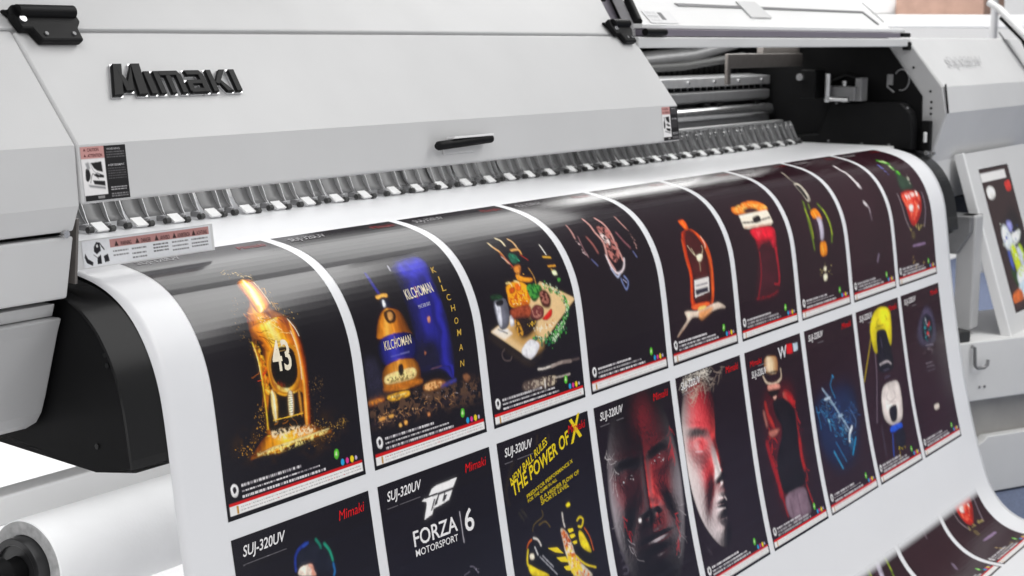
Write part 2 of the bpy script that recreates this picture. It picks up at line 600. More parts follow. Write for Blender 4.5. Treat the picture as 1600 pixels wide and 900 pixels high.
# printed artwork: shapes in millimetres on a 297 x 420 sheet
ART = {
'11': [
('n', '3a2410', [(54.4, 307.6), (186.6, 313.8), (264.3, 338), (187.3, 365), (38.9, 343.9)], 16, 9),
('d', 'c9a24a', 90, [(122.5, 83.2), (142.9, 92.9), (162.5, 101.8), (167.9, 127.4), (171.3, 147.4), (173.2, 165.7), (200.8, 176.8)], 9, 0.9),
('d', 'a07a3a', 60, [(106.4, 133.6), (81.4, 155.3), (83.2, 182.6), (86.2, 199.2)], 10, 0.8),
('d', 'f0d090', 26, [(124.3, 83.6), (146.8, 93.7), (160.6, 106.3)], 7, 1.3),
('f', 'd89a30', 9, [(163.2, 113.7), (164.8, 146.4), (173.2, 165.7)], 7, 0.8, 12),
('g', ['3a1502', 'c8700c', 'f7b020', 'e08a10', '7a3606', 'b0620c', '2a0f02'], [(127.9, 108.5), (144, 103.8), (161.6, 110.3), (162.8, 150.5), (165.4, 159.2), (178.2, 171.7), (194.2, 190.1), (196, 229.2), (191.6, 282.8), (186.8, 334.5), (101.1, 330.4), (94.6, 278.3), (97.3, 229.3), (97.7, 194.6), (100.1, 175.3), (106.8, 155.7), (123.2, 141.9), (122.3, 120)], 0.35, 0.6, 0, 1),
('g', ['8a3a04', 'f09010', 'ffd040', 'fff2c0', 'ffc030', 'd87808', '6a2a04'], [(130.3, 109.9), (155.9, 108.8), (161.3, 149.9), (131.8, 160.2), (126.5, 142.4)], 0.25, 0.7, 0, 1),
('p', 'fff4d0', [(139.6, 124.9), (142.4, 129.4), (142.2, 146.7), (136.6, 146.6)], 1.2, 1),
('l', '2a0f02', 2, [(122.3, 120), (125.2, 142.2), (108.5, 156), (104.6, 169.2)], 0.8),
('l', 'ffe6b0', 1.1, [(159.8, 112.2), (161.3, 132.4), (162.8, 150.5)], 0.3),
('f', 'ff9a18', 4, [(111.7, 154.7), (120.2, 163), (104.9, 172.6)], 3, 1.6, 14),
('f', '7a1c02', 4, [(110.6, 156.3), (111, 170.2), (103.5, 179.1)], 4, 1.8, 12),
('g', ['7a3204', 'e88a0c', 'ffcf40', 'ffe27a', 'f8b424', 'e07c0c', '8a3a06'], [(101, 179.4), (130, 173.7), (174.1, 172.1), (183.5, 194.5), (181.6, 217.2), (155.1, 208.3), (121.5, 214.3), (111.4, 199.9)], 0.4, 1.6, 0, 1),
('f', '8a3a04', 9, [(103.5, 179.1), (118, 191.2), (134.7, 200.3)], 6, 1.2, 20),
('f', 'ffe68a', 9, [(114.7, 184.1), (146.9, 185.7), (178.9, 198.8)], 8, 1.2, 18),
('d', 'fff4d0', 70, [(127.7, 165.9), (140.9, 171.3), (157.9, 176.6)], 9, 0.9),
('f', '6a2402', 6, [(126, 172.5), (157.6, 167.6), (176.3, 176.6)], 6, 1.2, 14),
('g', ['7a3a06', '3a1804', '1c0c04', '5a2806', 'a85a0c'], [(97.8, 195.3), (121, 201.4), (114.7, 229), (120, 257.9), (106.8, 275.8), (99.5, 229.7)], 0.5, 1.8, 0, 1),
('n', 'd8780c', [(99.8, 199.8), (119.6, 204.4), (115.5, 257.1), (105.4, 270.9), (99.9, 235.9)], 7, 3),
('n', 'f8b828', [(100.8, 204.7), (108.6, 205.9), (109.6, 262.3), (102, 267.2)], 4, 2),
('f', 'c8680c', 10, [(99.1, 201.2), (101.7, 230), (103.8, 267.5)], 6, 1.4, 22),
('f', 'e03c06', 4, [(103.7, 217.8), (112.9, 231.8), (102.8, 255)], 5, 1.5, 16),
('l', 'ffd838', 2, [(96.4, 198.3), (97.6, 212.1), (99.1, 228.1), (98.3, 254.2), (98.3, 285.1), (97.2, 315.8)], 0.5),
('l', 'fff4b0', 0.8, [(96.5, 204), (97.5, 224.7), (97.1, 247.9)], 0.3),
('p', 'e89a14', [(157.3, 208.6), (176.7, 217.1), (180.3, 236.3), (177, 258), (162, 275.1), (139.9, 276.3), (118.4, 265.4), (112.2, 247.3), (115.2, 227.5), (132.3, 211.2)], 0.6, 1),
('g', ['b86a10', 'ffd860', 'fff0a8', 'f4b830', 'c87a10'], [(156.8, 209.9), (174.6, 217.4), (177.8, 236.5), (174.7, 257.6), (161.5, 272.8), (140.4, 273.9), (120.5, 264.2), (114.9, 247.7), (117.9, 227.9), (133.6, 212.7)], 0.2, 0.5, 0, 1),
('p', '120d0c', [(155.7, 212.6), (171.8, 219.6), (174.4, 237.9), (170.9, 257), (158.2, 267.5), (142.6, 268), (126.7, 259.7), (119.8, 245.4), (122.4, 228.7), (135.5, 214.9)], 0.5, 1),
('n', '8a2c10', [(122.9, 246), (133.8, 260.2), (146.7, 267.1), (132.1, 267.8), (120, 257.9)], 6, 3),
('l', 'c8a060', 0.7, [(140.2, 218.8), (153.7, 217.4), (164.9, 222.4)], 0.3),
('t', '43', 'f6ead0', (124.9, 243.8), (163.2, 246.3), 43, 1.2, 0),
('g', ['a85c0a', 'f4ac20', 'ffd860', 'f0a418', 'b86408'], [(101.1, 262.4), (118, 266.9), (139.9, 276.3), (164.5, 274.9), (180.1, 271.2), (179.1, 280.6), (138.9, 281.5), (103, 271.1)], 0.3, 0.8, 0, 1),
('p', '150e0b', [(108.8, 270.6), (139.5, 278.4), (177.3, 279.7), (177, 312), (176.5, 330.4), (104.6, 326.5)], 0.7, 1),
('g', ['5a3208', 'ffe08a', 'fff6d0', 'e8b448', '4a2a08'], [(109.7, 268.6), (123.4, 272.8), (121.1, 304.1), (110.4, 305.3)], 0.5, 1, 0, 1),
('g', ['6a4a18', 'ffeab8', 'fff8e0', 'a87830'], [(145.9, 275.5), (157.3, 276.8), (153.2, 305.1), (142.9, 305.4)], 0.5, 0.8, 0, 1),
('l', '5a3c18', 0.7, [(147.4, 277.6), (157.4, 278.4)], 0.2),
('l', '5a3c18', 0.7, [(146.8, 280.6), (156.8, 281.5)], 0.2),
('l', '5a3c18', 0.7, [(146.2, 283.7), (156.2, 284.5)], 0.2),
('l', '5a3c18', 0.7, [(145.6, 286.7), (155.6, 287.6)], 0.2),
('l', '5a3c18', 0.7, [(145, 289.7), (155, 290.6)], 0.2),
('l', '5a3c18', 0.7, [(144.4, 292.8), (154.4, 293.6)], 0.2),
('l', '5a3c18', 0.7, [(143.8, 295.8), (153.8, 296.7)], 0.2),
('l', '5a3c18', 0.7, [(143.2, 298.8), (153.2, 299.7)], 0.2),
('l', '5a3c18', 0.7, [(142.6, 301.9), (152.6, 302.8)], 0.2),
('g', ['4a2808', 'c8892c', '5a3208'], [(165.8, 278.3), (173.6, 278.7), (173.7, 308.2), (165.8, 308)], 0.5, 1.2, 0, 1),
('l', 'ffc838', 1.4, [(110.2, 306.5), (172.7, 308)], 0.3),
('f', 'c87818', 7, [(109.2, 311.9), (176.1, 316.6)], 6, 1.2, 14),
('g', ['e88a14', 'ffbe50', 'd86a0a', '8a3404', '3a1402'], [(182.6, 178.2), (192.7, 200.9), (195, 232.2), (193.7, 270.4), (186.6, 327.2), (175.3, 326), (179.1, 271.1), (178.2, 226.4)], 0.35, 0.8, 0, 1),
('l', 'fff8e0', 1.5, [(182, 176.7), (190, 191.5), (192.9, 202.6)], 0.3),
('l', 'fff4d8', 1.2, [(178.9, 193.9), (181.6, 217.2), (181.8, 239.7), (179.7, 261.7)], 0.4),
('g', ['7a3a04', 'e8960e', 'ffc838', 'f4a818', 'c87408', '5a2804'], [(92.8, 324.2), (125.4, 327.4), (186.8, 325.9), (199.1, 332.8), (224.8, 340.3), (227.4, 345.9), (185.8, 345.5), (151.5, 343.5), (116.4, 351.2), (85.1, 346.7), (56.1, 349), (69.5, 338)], 0.5, 1.2, 0, 1),
('l', '6a2c04', 1.3, [(63.3, 347.1), (94.4, 341.8), (124.9, 343.6), (154.7, 339.4)], 0.5),
('l', 'fff0a8', 1.3, [(71.7, 346.4), (103.8, 341.8), (133.6, 343.1), (164.5, 339.5)], 0.5),
('l', '6a2c04', 1.3, [(80.2, 345.7), (113.3, 341.9), (142.4, 342.7), (174.4, 339.5)], 0.5),
('l', 'fff0a8', 1.3, [(88.7, 345), (122.8, 341.9), (151.3, 342.2), (184.4, 339.5)], 0.5),
('l', '6a2c04', 1.3, [(97.3, 344.2), (132.4, 341.9), (160.2, 341.8), (194.4, 339.5)], 0.5),
('l', 'fff0a8', 1.3, [(105.9, 343.5), (142.1, 342), (169.1, 341.3), (204.5, 339.6)], 0.5),
('l', '6a2c04', 1.3, [(114.5, 342.7), (151.8, 342), (178.1, 340.8), (214.7, 339.6)], 0.5),
('l', 'fff0a8', 1.3, [(123.3, 342), (161.6, 342), (187.2, 340.4), (224.9, 339.6)], 0.5),
('n', 'ffe88a', [(68.5, 343.9), (118.1, 341.6), (176.7, 340.6), (224.5, 341.8), (185.5, 347.1), (111.8, 350.3)], 3, 1),
('n', '7a3404', [(75.1, 345.9), (131.3, 348), (185.8, 345.5), (150.7, 348.1), (102.4, 349.6)], 4, 1),
('n', 'ffe0b0', [(103, 320), (184.2, 326.7), (187.2, 337.8), (119.4, 334)], 3, 1),
('d', 'fff4d8', 50, [(106.7, 325.3), (144.4, 328.6), (186, 330.3)], 8, 1),
('d', 'e0a030', 130, [(31.8, 333.4), (58.5, 335.8), (84.9, 316.5), (84.3, 294.9), (95.6, 284.6)], 11, 1),
('d', 'd8a84a', 110, [(189.1, 327), (223.5, 333.5), (253.9, 337.7), (265.2, 333.2)], 9, 0.9),
('d', '8a6a3a', 90, [(181.7, 287.4), (200, 271.4), (224.4, 275.6), (196.3, 315.6)], 13, 0.8),
('d', 'a07028', 70, [(179.9, 350.7), (209.7, 353.4), (230.6, 351.1)], 9, 0.9)],
'12': [
('p', '232032', [(2.2, 261.5), (36, 260.6), (46.1, 312.9), (3.4, 318)], 8, 1),
('g', ['14123c', '1c1a5a', '2a2890', '26248a', '1e1c70', '2c2aa0', '1a1850'], [(145.3, 126.8), (226.5, 120.8), (226.5, 154.9), (225.7, 198.7), (228, 250.3), (223.1, 320.1), (187.1, 300.8), (125.9, 294.2), (134.3, 256.4), (135.4, 196.8), (139.1, 150.9)], 0.15, 2, 0, 1),
('p', '17142e', [(134.3, 256.4), (186, 254.2), (189.9, 301.3), (125.6, 295.7)], 9, 1),
('p', '3432b4', [(161.8, 125.7), (224.8, 122.3), (224.7, 146.8), (184.6, 157), (154.8, 145.3)], 7, 1),
('l', '2f2fb0', 4, [(76.9, 132.3), (77.7, 149.9), (81, 166.8)], 2),
('l', 'd0d0e0', 2, [(138.5, 125.8), (136.6, 134.8)], 1),
('p', 'f0b050', [(72.2, 170.2), (97.8, 169.5), (96.4, 175.6), (73.2, 175.9)], 0.4, 1),
('p', '10142a', [(76.5, 175.7), (94.7, 175.7), (99.1, 188.4), (101.4, 193.9), (77.2, 193.9), (74.9, 186.8)], 0.6, 1),
('p', 'e8ecf4', [(81.7, 179.2), (87.1, 179.2), (85.8, 188.3), (78.9, 189)], 0.7, 1),
('g', ['6a3406', 'd8841c', 'ffb648', 'f09a2c', 'c8741a', '8a4a10', '3a1c06'], [(76.7, 192.8), (101.4, 193.9), (116.8, 202.7), (126, 229), (126, 238.8), (51, 234.9), (46, 223.9), (57.6, 206.1)], 0.22, 0.7, 0, 1),
('p', '3a2410', [(77, 196.2), (94, 194.5), (101.9, 204), (95, 214), (80.2, 214.6), (73.6, 205.7)], 0.4, 1),
('p', 'c89050', [(82.9, 199), (91.9, 198.3), (95.4, 204.1), (89, 210.5), (81.9, 209.5)], 0.5, 1),
('g', ['10103c', '24247e', '3a3ab0', '26268a', '181860', '0c0c34'], [(50, 234.8), (127, 235.7), (130.3, 273.7), (52.9, 274.6)], 0.12, 0.4, 0, 1),
('t', 'KILCHOMAN', 'f2e2c2', (56.9, 252.7), (124.4, 251.6), 14, 0.3, 0),
('l', 'c8a070', 1.5, [(85.5, 235.5), (84.5, 253.7)], 0.4),
('l', '8a8ad0', 1, [(69.8, 263.3), (116.1, 262.7)], 0.4),
('g', ['5a2c06', 'c87c1c', 'f0a23a', 'd88a26', 'a8661a', '4a2408'], [(52.9, 274.6), (127.2, 274.8), (130.5, 312.9), (49.3, 310.3)], 0.25, 0.7, 0, 1),
('p', 'eccf8a', [(54.2, 288.2), (120.6, 287.5), (119.6, 303.5), (53.5, 302.1)], 0.5, 1),
('n', '8a7a4a', [(58.1, 292.7), (115.2, 292.4), (115.4, 302.2), (57.1, 300.5)], 4, 1),
('p', '1a1412', [(85.2, 278.6), (95.1, 278.2), (96, 289.3), (88.3, 295.1), (83.1, 288.8)], 0.4, 1),
('p', 'b86a18', [(50.6, 303.5), (131.8, 306.5), (132.9, 314.9), (51.4, 313.2)], 2, 1),
('p', 'f0b030', [(50.3, 318.4), (98.9, 318.8), (101.6, 327.4), (59.2, 327.9)], 0.8, 1),
('l', 'fff0a0', 1.5, [(57.7, 321.9), (95.5, 322.1)], 0.4),
('p', 'b86228', [(3.1, 319.5), (37.3, 317.7), (41.2, 324.7), (7.1, 325.6)], 3, 1),
('p', 'e8902c', [(7.2, 319.3), (36.8, 320.2), (33.4, 324), (8.5, 323.3)], 1.5, 1),
('p', 'a86a34', [(140.5, 319.4), (172.6, 315), (200.1, 322.9), (181.3, 329.7), (147.1, 328.8)], 2.5, 1),
('n', 'f0b878', [(143.5, 318.3), (177.9, 317.5), (193.8, 325.2), (152.9, 328.2)], 4, 1),
('l', '4a4ab0', 4, [(187.4, 328.1), (226.5, 324)], 2.5),
('p', '8a5a3a', [(246.8, 321.3), (260.4, 320.1), (267.9, 328.2), (255, 332.2)], 2, 1),
('t', 'KILCHOMAN', 'f2e6cc', (141.3, 186.6), (215.1, 182.4), 17, 0.6, 0),
('l', 'e07030', 1.6, [(173.1, 168.5), (168.8, 185.8)], 0.5),
('t', 'MACHIR BAY', 'c8c8e0', (162.7, 203.3), (195, 201.5), 6, 0, 0),
('p', 'd08a6a', [(176.5, 219.5), (184.1, 217.8), (182.3, 226.3), (176.4, 226.8)], 1, 1),
('p', 'b06a4a', [(154.1, 267.6), (159.1, 270.6), (153.8, 274.1)], 1, 1),
('l', '6a4a5a', 1.5, [(164.8, 297.2), (193.7, 296.9)], 1),
('t', 'K', 'd8b04a', (233.9, 152.4), (244.9, 151.9), 10, 0.3, 0.2),
('t', 'I', 'd8b04a', (235.6, 169.7), (246.5, 169.3), 10, 0.3, 0.2),
('t', 'L', 'd8b04a', (237.1, 184.6), (248.1, 184.2), 10, 0.3, 0.2),
('t', 'C', 'd8b04a', (240.3, 201), (251.2, 200.7), 10, 0.3, 0.2),
('t', 'H', 'd8b04a', (243.3, 218.8), (254.2, 218.5), 10, 0.3, 0.2),
('t', 'O', 'd8b04a', (243.8, 239.3), (254.6, 239.1), 10, 0.3, 0.2),
('t', 'M', 'd8b04a', (245.5, 258.2), (256.4, 258.1), 10, 0.3, 0.2),
('t', 'A', 'd8b04a', (244.8, 281.7), (255.7, 281.7), 10, 0.3, 0.2),
('t', 'N', 'd8b04a', (242.5, 306.7), (253.4, 306.8), 10, 0.3, 0.2),
('n', '5a4030', [(3.4, 318), (131.1, 324.4), (288.3, 334.3), (295.3, 363), (124.6, 359.1), (2.2, 352.3)], 7, 8),
('f', 'c89058', 40, [(18.3, 349), (60.9, 347.4), (137.8, 348.5), (224.4, 350.6)], 10, 1.2, 8),
('d', 'd0a070', 60, [(18.3, 349), (55.2, 349.6), (114.9, 350.9), (195.2, 348.8)], 9, 1.5),
('d', 'b0a0a0', 40, [(123.8, 332.9), (156.9, 337.1), (237.8, 342.8), (285.8, 347.6)], 8, 1.2),
('p', 'f0a850', [(23.8, 347.5), (37.1, 346.8), (39, 351), (25.8, 351.1)], 0.8, 1),
('p', 'f0b860', [(69.7, 364.4), (75.2, 363.6), (76.5, 368.3), (71.1, 368.5)], 0.8, 1),
('p', 'f0a850', [(83.2, 361.8), (90.7, 362.6), (90.8, 367.8), (84.2, 367.8)], 0.8, 1),
('p', 'f0b050', [(47.6, 347.5), (58.3, 346.9), (58.1, 351.4), (49.6, 351.1)], 0.8, 1),
('p', 'd88a50', [(143.9, 361.1), (149, 361), (149.3, 365.7), (143.7, 365.3)], 0.8, 1),
('l', '3a2a30', 3, [(7.2, 353.2), (97.7, 354.2), (272.5, 352.2)], 3)],
'13': [
('p', '3a2c28', [(23.8, 272.9), (129.1, 331.7), (167.4, 323.7), (163.7, 309.1), (130.6, 340.6), (24.9, 281.5)], 3, 1),
('p', 'e8c490', [(22.6, 265), (93.9, 245.3), (198, 203.7), (299.1, 245.6), (260.6, 262.3), (130.1, 326.6)], 0.5, 0),
('p', 'c89a58', [(61.1, 273.3), (138.1, 249.5), (176.8, 311), (141.5, 319.7)], 5, 0),
('p', 'f4e8d8', [(24.4, 265.3), (58.7, 257.6), (85.7, 276.8), (58.8, 283.1)], 1.5, 0),
('p', 'e8e6ea', [(104, 310.4), (133.7, 294.1), (162.8, 307.2), (133.5, 326.1)], 0.6, 1),
('p', 'd8d8e0', [(83.2, 249), (97, 245.7), (95.9, 261.1), (82.2, 264.3)], 1, 1),
('p', '6a6a76', [(45.6, 220), (81.6, 219.5), (78.2, 260.3), (49.7, 263.1)], 0.6, 1),
('p', 'd4d4de', [(48.3, 223.8), (61.5, 222.1), (58.7, 257.6), (49.2, 258)], 1, 1),
('p', '1c1a20', [(52.2, 219.1), (72.2, 219.3), (70.2, 226.7), (53.1, 227.2)], 0.6, 1),
('l', 'e6e6ee', 2.2, [(48.5, 268.1), (71.4, 269.6)], 0.6),
('l', '30303a', 2, [(44.5, 264.1), (70.3, 274.6)], 0.6),
('p', '1c3a24', [(41.1, 209), (70.5, 210), (72.6, 218.3), (45.4, 216.5)], 2, 1),
('p', 'f0a018', [(96.1, 198.3), (133.5, 195), (157.8, 209.7), (151.3, 233.8), (127.6, 241.2), (91.8, 233), (89.9, 215.3)], 0.8, 1),
('p', 'b84a08', [(100.3, 204.2), (116, 202.6), (113.2, 211.2), (99.7, 212.3)], 1, 1),
('p', 'e86a10', [(121.6, 198.6), (136.7, 200.5), (133.2, 210.2), (118.8, 209.1)], 1, 1),
('l', 'ffe8a0', 2.5, [(96.9, 194.8), (108.1, 194.4), (110.5, 200.9)], 0.5),
('l', 'ffe8a0', 2.5, [(121.5, 193.5), (132.7, 196.4), (133.7, 202.3)], 0.5),
('n', 'd06010', [(97.6, 212.7), (159.1, 213.4), (144.4, 239.9), (95.5, 231.7)], 5, 1),
('d', 'fff0b0', 16, [(100.5, 227.2), (142.7, 227.4)], 8, 1.6),
('p', '8a3a20', [(90, 237.9), (145.6, 236.5), (145.7, 257.5), (111.9, 261.6), (91.5, 253.6)], 2, 1),
('n', 'b05030', [(92.4, 240), (144.4, 239.9), (143, 255.4), (97.6, 254.4)], 5, 1),
('p', '1d5a28', [(153.5, 205.5), (189.3, 207.1), (197, 218.2), (169.7, 234.4), (155.9, 227.3)], 1.2, 1),
('n', '4aa040', [(153.5, 205.5), (198.2, 209.2), (185.9, 227.6), (156.6, 225.6)], 5, 1),
('p', '4a1e1c', [(185.7, 220.4), (206.6, 219.4), (218.2, 235.3), (208.4, 250.1), (186.6, 243.7)], 1.5, 1),
('n', 'a86a5a', [(186.9, 222.3), (208.2, 223.2), (209.2, 241.3), (189.6, 238.7)], 5, 1),
('p', '6a3030', [(151, 246), (167.8, 239.4), (188.8, 247.5), (184.4, 262.8), (160, 266.5), (145.2, 259.2)], 1.2, 1),
('n', 'c08070', [(153.6, 246.4), (182.3, 246.6), (180.8, 258.8), (158, 261)], 5, 1),
('p', 'c81818', [(180.3, 265.8), (195.6, 259), (214.7, 252), (213.7, 263.2), (196.3, 269.7)], 1, 1),
('p', '2a1c1c', [(101.7, 251.5), (160.8, 263.1), (149.5, 282.5), (115, 289.7), (96.5, 271.5)], 3, 1),
('n', 'e0a030', [(93.6, 257.3), (106.1, 259), (116.9, 281.3), (100.4, 282.4)], 4, 1),
('d', 'e8b838', 16, [(134.4, 268.2), (159.1, 269.9)], 6, 2),
('d', '1a5a34', 26, [(206.8, 212.1), (230.1, 220.5), (255.3, 234.6), (269.9, 254.5)], 7, 4.5),
('d', '4aa845', 36, [(206.8, 212.1), (230.1, 220.5), (255.3, 234.6), (269.9, 254.5)], 8, 3.2),
('d', 'd8eac8', 26, [(206.8, 212.1), (230.1, 220.5), (255.3, 234.6), (269.9, 254.5)], 7, 2.6),
('d', '1a5a34', 26, [(270.4, 252.8), (262.3, 269.8), (245.3, 281.8), (222.6, 289.4)], 7, 4.5),
('d', '4aa845', 36, [(270.4, 252.8), (262.3, 269.8), (245.3, 281.8), (222.6, 289.4)], 8, 3.2),
('d', 'd8eac8', 26, [(270.4, 252.8), (262.3, 269.8), (245.3, 281.8), (222.6, 289.4)], 7, 2.6),
('d', '1a5a34', 26, [(228.6, 293.8), (199.5, 300.3), (172.4, 299.8), (147.2, 292.6)], 7, 4.5),
('d', '4aa845', 36, [(228.6, 293.8), (199.5, 300.3), (172.4, 299.8), (147.2, 292.6)], 8, 3.2),
('d', 'd8eac8', 26, [(228.6, 293.8), (199.5, 300.3), (172.4, 299.8), (147.2, 292.6)], 7, 2.6),
('d', '1a5a34', 26, [(250.5, 289.7), (220.3, 299.7), (201.4, 307.6)], 7, 4.5),
('d', '4aa845', 36, [(250.5, 289.7), (220.3, 299.7), (201.4, 307.6)], 8, 3.2),
('d', 'd8eac8', 26, [(250.5, 289.7), (220.3, 299.7), (201.4, 307.6)], 7, 2.6),
('d', '186050', 16, [(147.2, 292.6), (172.1, 301.5), (204.3, 309.8)], 6, 4),
('d', 'f0e8d0', 30, [(150.3, 279.1), (177, 279.4), (211.2, 278.9), (225.8, 275.5)], 6, 2.6),
('d', 'c87828', 14, [(184.4, 276.9), (218.3, 278.1)], 6, 2),
('l', 'f8e0b0', 3.4, [(109.2, 118.6), (113.3, 128), (122, 138)], 0.5),
('l', 'e09848', 3, [(113.3, 128), (123.9, 142.4), (126.3, 160.9)], 0.8),
('l', 'fff0c8', 3.6, [(139.3, 111), (148, 117.2), (148.5, 128.1)], 0.5),
('l', 'f4c890', 3.2, [(171.1, 116.9), (178.1, 125.1), (177.8, 140.7)], 0.5),
('l', 'f0b060', 3.6, [(155.4, 140.1), (177.8, 140.7), (179.3, 149.3)], 0.8),
('l', 'c8503a', 2.6, [(120, 143.2), (129.4, 157.4), (135.2, 169.8)], 0.8),
('l', 'fff0e0', 1.4, [(118.6, 148), (130.7, 163.4)], 0.5),
('p', '20604a', [(139.4, 146.5), (160.5, 148.3), (161.8, 161.4), (139.5, 164.5)], 1.5, 1),
('d', '2a9a70', 12, [(143.4, 149), (167.8, 162.1)], 6, 2.5),
('l', 'b83020', 2, [(174.5, 150.8), (188.6, 162.6)], 0.8),
('p', 'd88030', [(138.2, 170.2), (158.9, 168.8), (146.5, 182.6), (134.5, 179.2)], 1.5, 1),
('p', 'f09820', [(135.1, 183), (153.1, 190.1), (179.2, 195.9), (166.3, 200.6), (134.2, 194)], 1, 1),
('l', 'd8a050', 1.8, [(179, 177.1), (184.5, 192.8), (183, 206.3)], 0.5),
('d', 'e0a040', 26, [(141.2, 170.5), (138.1, 183.4), (157.6, 193.2)], 8, 2),
('l', 'fffaf0', 2.6, [(248.6, 139.5), (250.1, 149.6), (251.4, 159.3)], 0.4),
('l', 'f0b838', 3, [(238.2, 162.6), (260.8, 166.1)], 0.6),
('l', 'f0a830', 3, [(240.8, 180.7), (264, 182.2)], 0.8),
('l', 'e0b050', 2.4, [(246.5, 187.1), (257.3, 196.8)], 0.6),
('p', 'e8f0c0', [(245.9, 190.9), (258.1, 190.4), (259.9, 198.2), (248.2, 197.9)], 0.6, 1),
('p', '4aa040', [(255.6, 205.2), (264.8, 205.2), (262.2, 209.7), (255, 210)], 0.8, 1),
('l', '6a5a58', 1.6, [(55.6, 297.9), (46.5, 305), (51.9, 315.4), (68.9, 318.7), (74.6, 312.8)], 0.5),
('l', 'f0e6dc', 3, [(149.5, 346.1), (172.6, 348.4), (203.6, 347)], 0.5),
('l', 'a89890', 5, [(192.9, 348.8), (224.5, 346.7), (259.2, 349.4)], 1),
('l', '6a5a58', 3, [(231.2, 347.8), (287.8, 349.5)], 1.5),
('l', 'c8bcb0', 2.5, [(195.8, 368.8), (226.7, 370.4), (251.3, 370.8)], 0.8),
('p', '5a4a44', [(100.3, 361.6), (139.9, 361.3), (179.6, 364.4), (204.8, 375.7), (176.2, 381.5), (104, 376)], 3, 1),
('n', 'b0a090', [(103.2, 363.8), (139.5, 363), (157.6, 373), (110.7, 375.5)], 5, 1),
('n', 'c8b8a0', [(153.1, 361.7), (203.2, 366.5), (197.1, 379.7), (160.5, 375.3)], 5, 1),
('l', 'fff8f0', 2.4, [(166.8, 367.5), (166.6, 381.6)], 0.6),
('l', '18141a', 2, [(173.3, 368.6), (174.9, 381.2)], 0.6)],
'14': [
('l', 'e0a8a0', 5, [(129.8, 102.3), (132.8, 119.1), (130.9, 135.8), (138.6, 156.5), (133.4, 174.4), (128.8, 189.7), (140.9, 214.1)], 0.8),
('l', 'e0a8a0', 5, [(170.7, 105), (181, 122.5), (179.8, 146), (175.8, 166.9), (177.8, 185.4), (179.2, 199.3)], 0.8),
('l', 'f8e8ec', 4, [(126, 183.5), (129.5, 205.2), (147.4, 220.5), (171.7, 213.9), (185.3, 196.1)], 0.6),
('l', 'c8d0f0', 3, [(127.4, 208.8), (142.3, 226.3), (154.6, 221.4)], 0.8),
('n', 'c07870', [(152.6, 124.1), (182.1, 137.1), (178.7, 179.5), (155.3, 200.5), (138.5, 186.9), (141.1, 150.3)], 6, 1),
('n', 'f4dcd8', [(147.3, 137.7), (161.4, 152.6), (155.3, 166.7), (140.5, 154.6)], 4, 1),
('l', '1a1418', 3, [(150.5, 128.7), (156.2, 143.3), (146.9, 159.5)], 1),
('l', '1a1418', 3, [(148.5, 165.9), (156.7, 183), (156.6, 198.7)], 1),
('l', 'b87068', 4, [(93.7, 142.7), (99.7, 158.3), (103.1, 175)], 1.5),
('l', '9a6068', 4, [(201.3, 143.9), (209.5, 162.3), (222.5, 178.3)], 1.5),
('l', 'e0a8a0', 3, [(60.2, 109.7), (57.5, 127), (53.1, 140.1)], 0.8),
('l', 'b08084', 2, [(67, 137.3), (61.5, 160.2), (65.7, 180.6)], 0.8),
('d', 'e8c8c8', 24, [(53.1, 140.1), (56.5, 165.7), (66.5, 179.5)], 3, 1.6),
('l', '6a70a0', 3, [(72.9, 185.3), (85.7, 198.3)], 1),
('l', 'e0a8a0', 3, [(239.6, 109.5), (240.9, 127.2), (245.2, 139.7)], 0.8),
('d', 'c89a94', 20, [(246.4, 142.1), (248.9, 162.3), (246.4, 182.9)], 4, 1.6),
('l', '7078a8', 3, [(227.4, 186.9), (233.2, 198.3)], 1),
('l', '8a9ad0', 3, [(154, 230.7), (157.7, 240.4), (167.4, 252.7), (178.3, 239.2), (166.9, 227.7)], 0.8),
('l', 'c8c8ee', 1.5, [(160.6, 233.3), (171.7, 240.2)], 0.5)],
'15': [
('g', ['e0400c', '7a1c10', '4a1410', '5a1a14', '7a2410', 'f05a18'], [(119.4, 177.3), (139.2, 168.4), (170.4, 168.5), (194.8, 186.4), (209.6, 209.2), (213, 248.7), (201.3, 316.3), (169.5, 326.3), (103.8, 317.8), (109.2, 261.1), (106.4, 212.8)], 0.2, 0.8, 0, 1),
('p', '481616', [(129.4, 183.9), (148.3, 172.9), (171.7, 176.6), (186.7, 196.3), (197, 222.5), (195.7, 259), (188.7, 314.7), (118.5, 311.8), (120.4, 262.4), (116.3, 213.8)], 1.5, 1),
('l', 'f0641a', 2.5, [(113.1, 184.4), (103.6, 220.6), (111.8, 261.4), (107.7, 312.4)], 0.6),
('l', 'f0782a', 2.5, [(195.4, 209.8), (206.8, 248.1), (196, 307.5)], 0.6),
('l', 'ffe0c8', 2.5, [(194.8, 186.4), (200.8, 202), (197.9, 210.1)], 0.6),
('p', 'e85a10', [(136.3, 146.5), (153.7, 144.5), (162.5, 146.9), (160.2, 165.2), (144.5, 165.8)], 0.8, 1),
('l', 'ffb040', 2, [(148.1, 147.8), (150.3, 161.9)], 0.6),
('l', 'e8dcb8', 1.6, [(126.7, 198.5), (138.3, 214.2), (158.3, 226.5), (181.9, 216.7), (185.2, 204.6)], 0.5),
('l', 'e8dcb8', 1.5, [(139.1, 206), (147.6, 221.3)], 0.5),
('p', 'f2e6c8', [(151.9, 221.7), (176.7, 221.1), (175.2, 229.1), (163.3, 235.2), (153, 232)], 0.5, 1),
('l', 'c8b898', 2, [(159, 234.7), (157.5, 252.7)], 0.6),
('p', 'ece6e2', [(124.8, 268.9), (189.4, 268), (185.3, 298.1), (120.8, 302.1)], 0.4, 0),
('p', '2a2438', [(126.1, 287.7), (181.6, 287.2), (181, 296.8), (126.3, 298)], 0.6, 0),
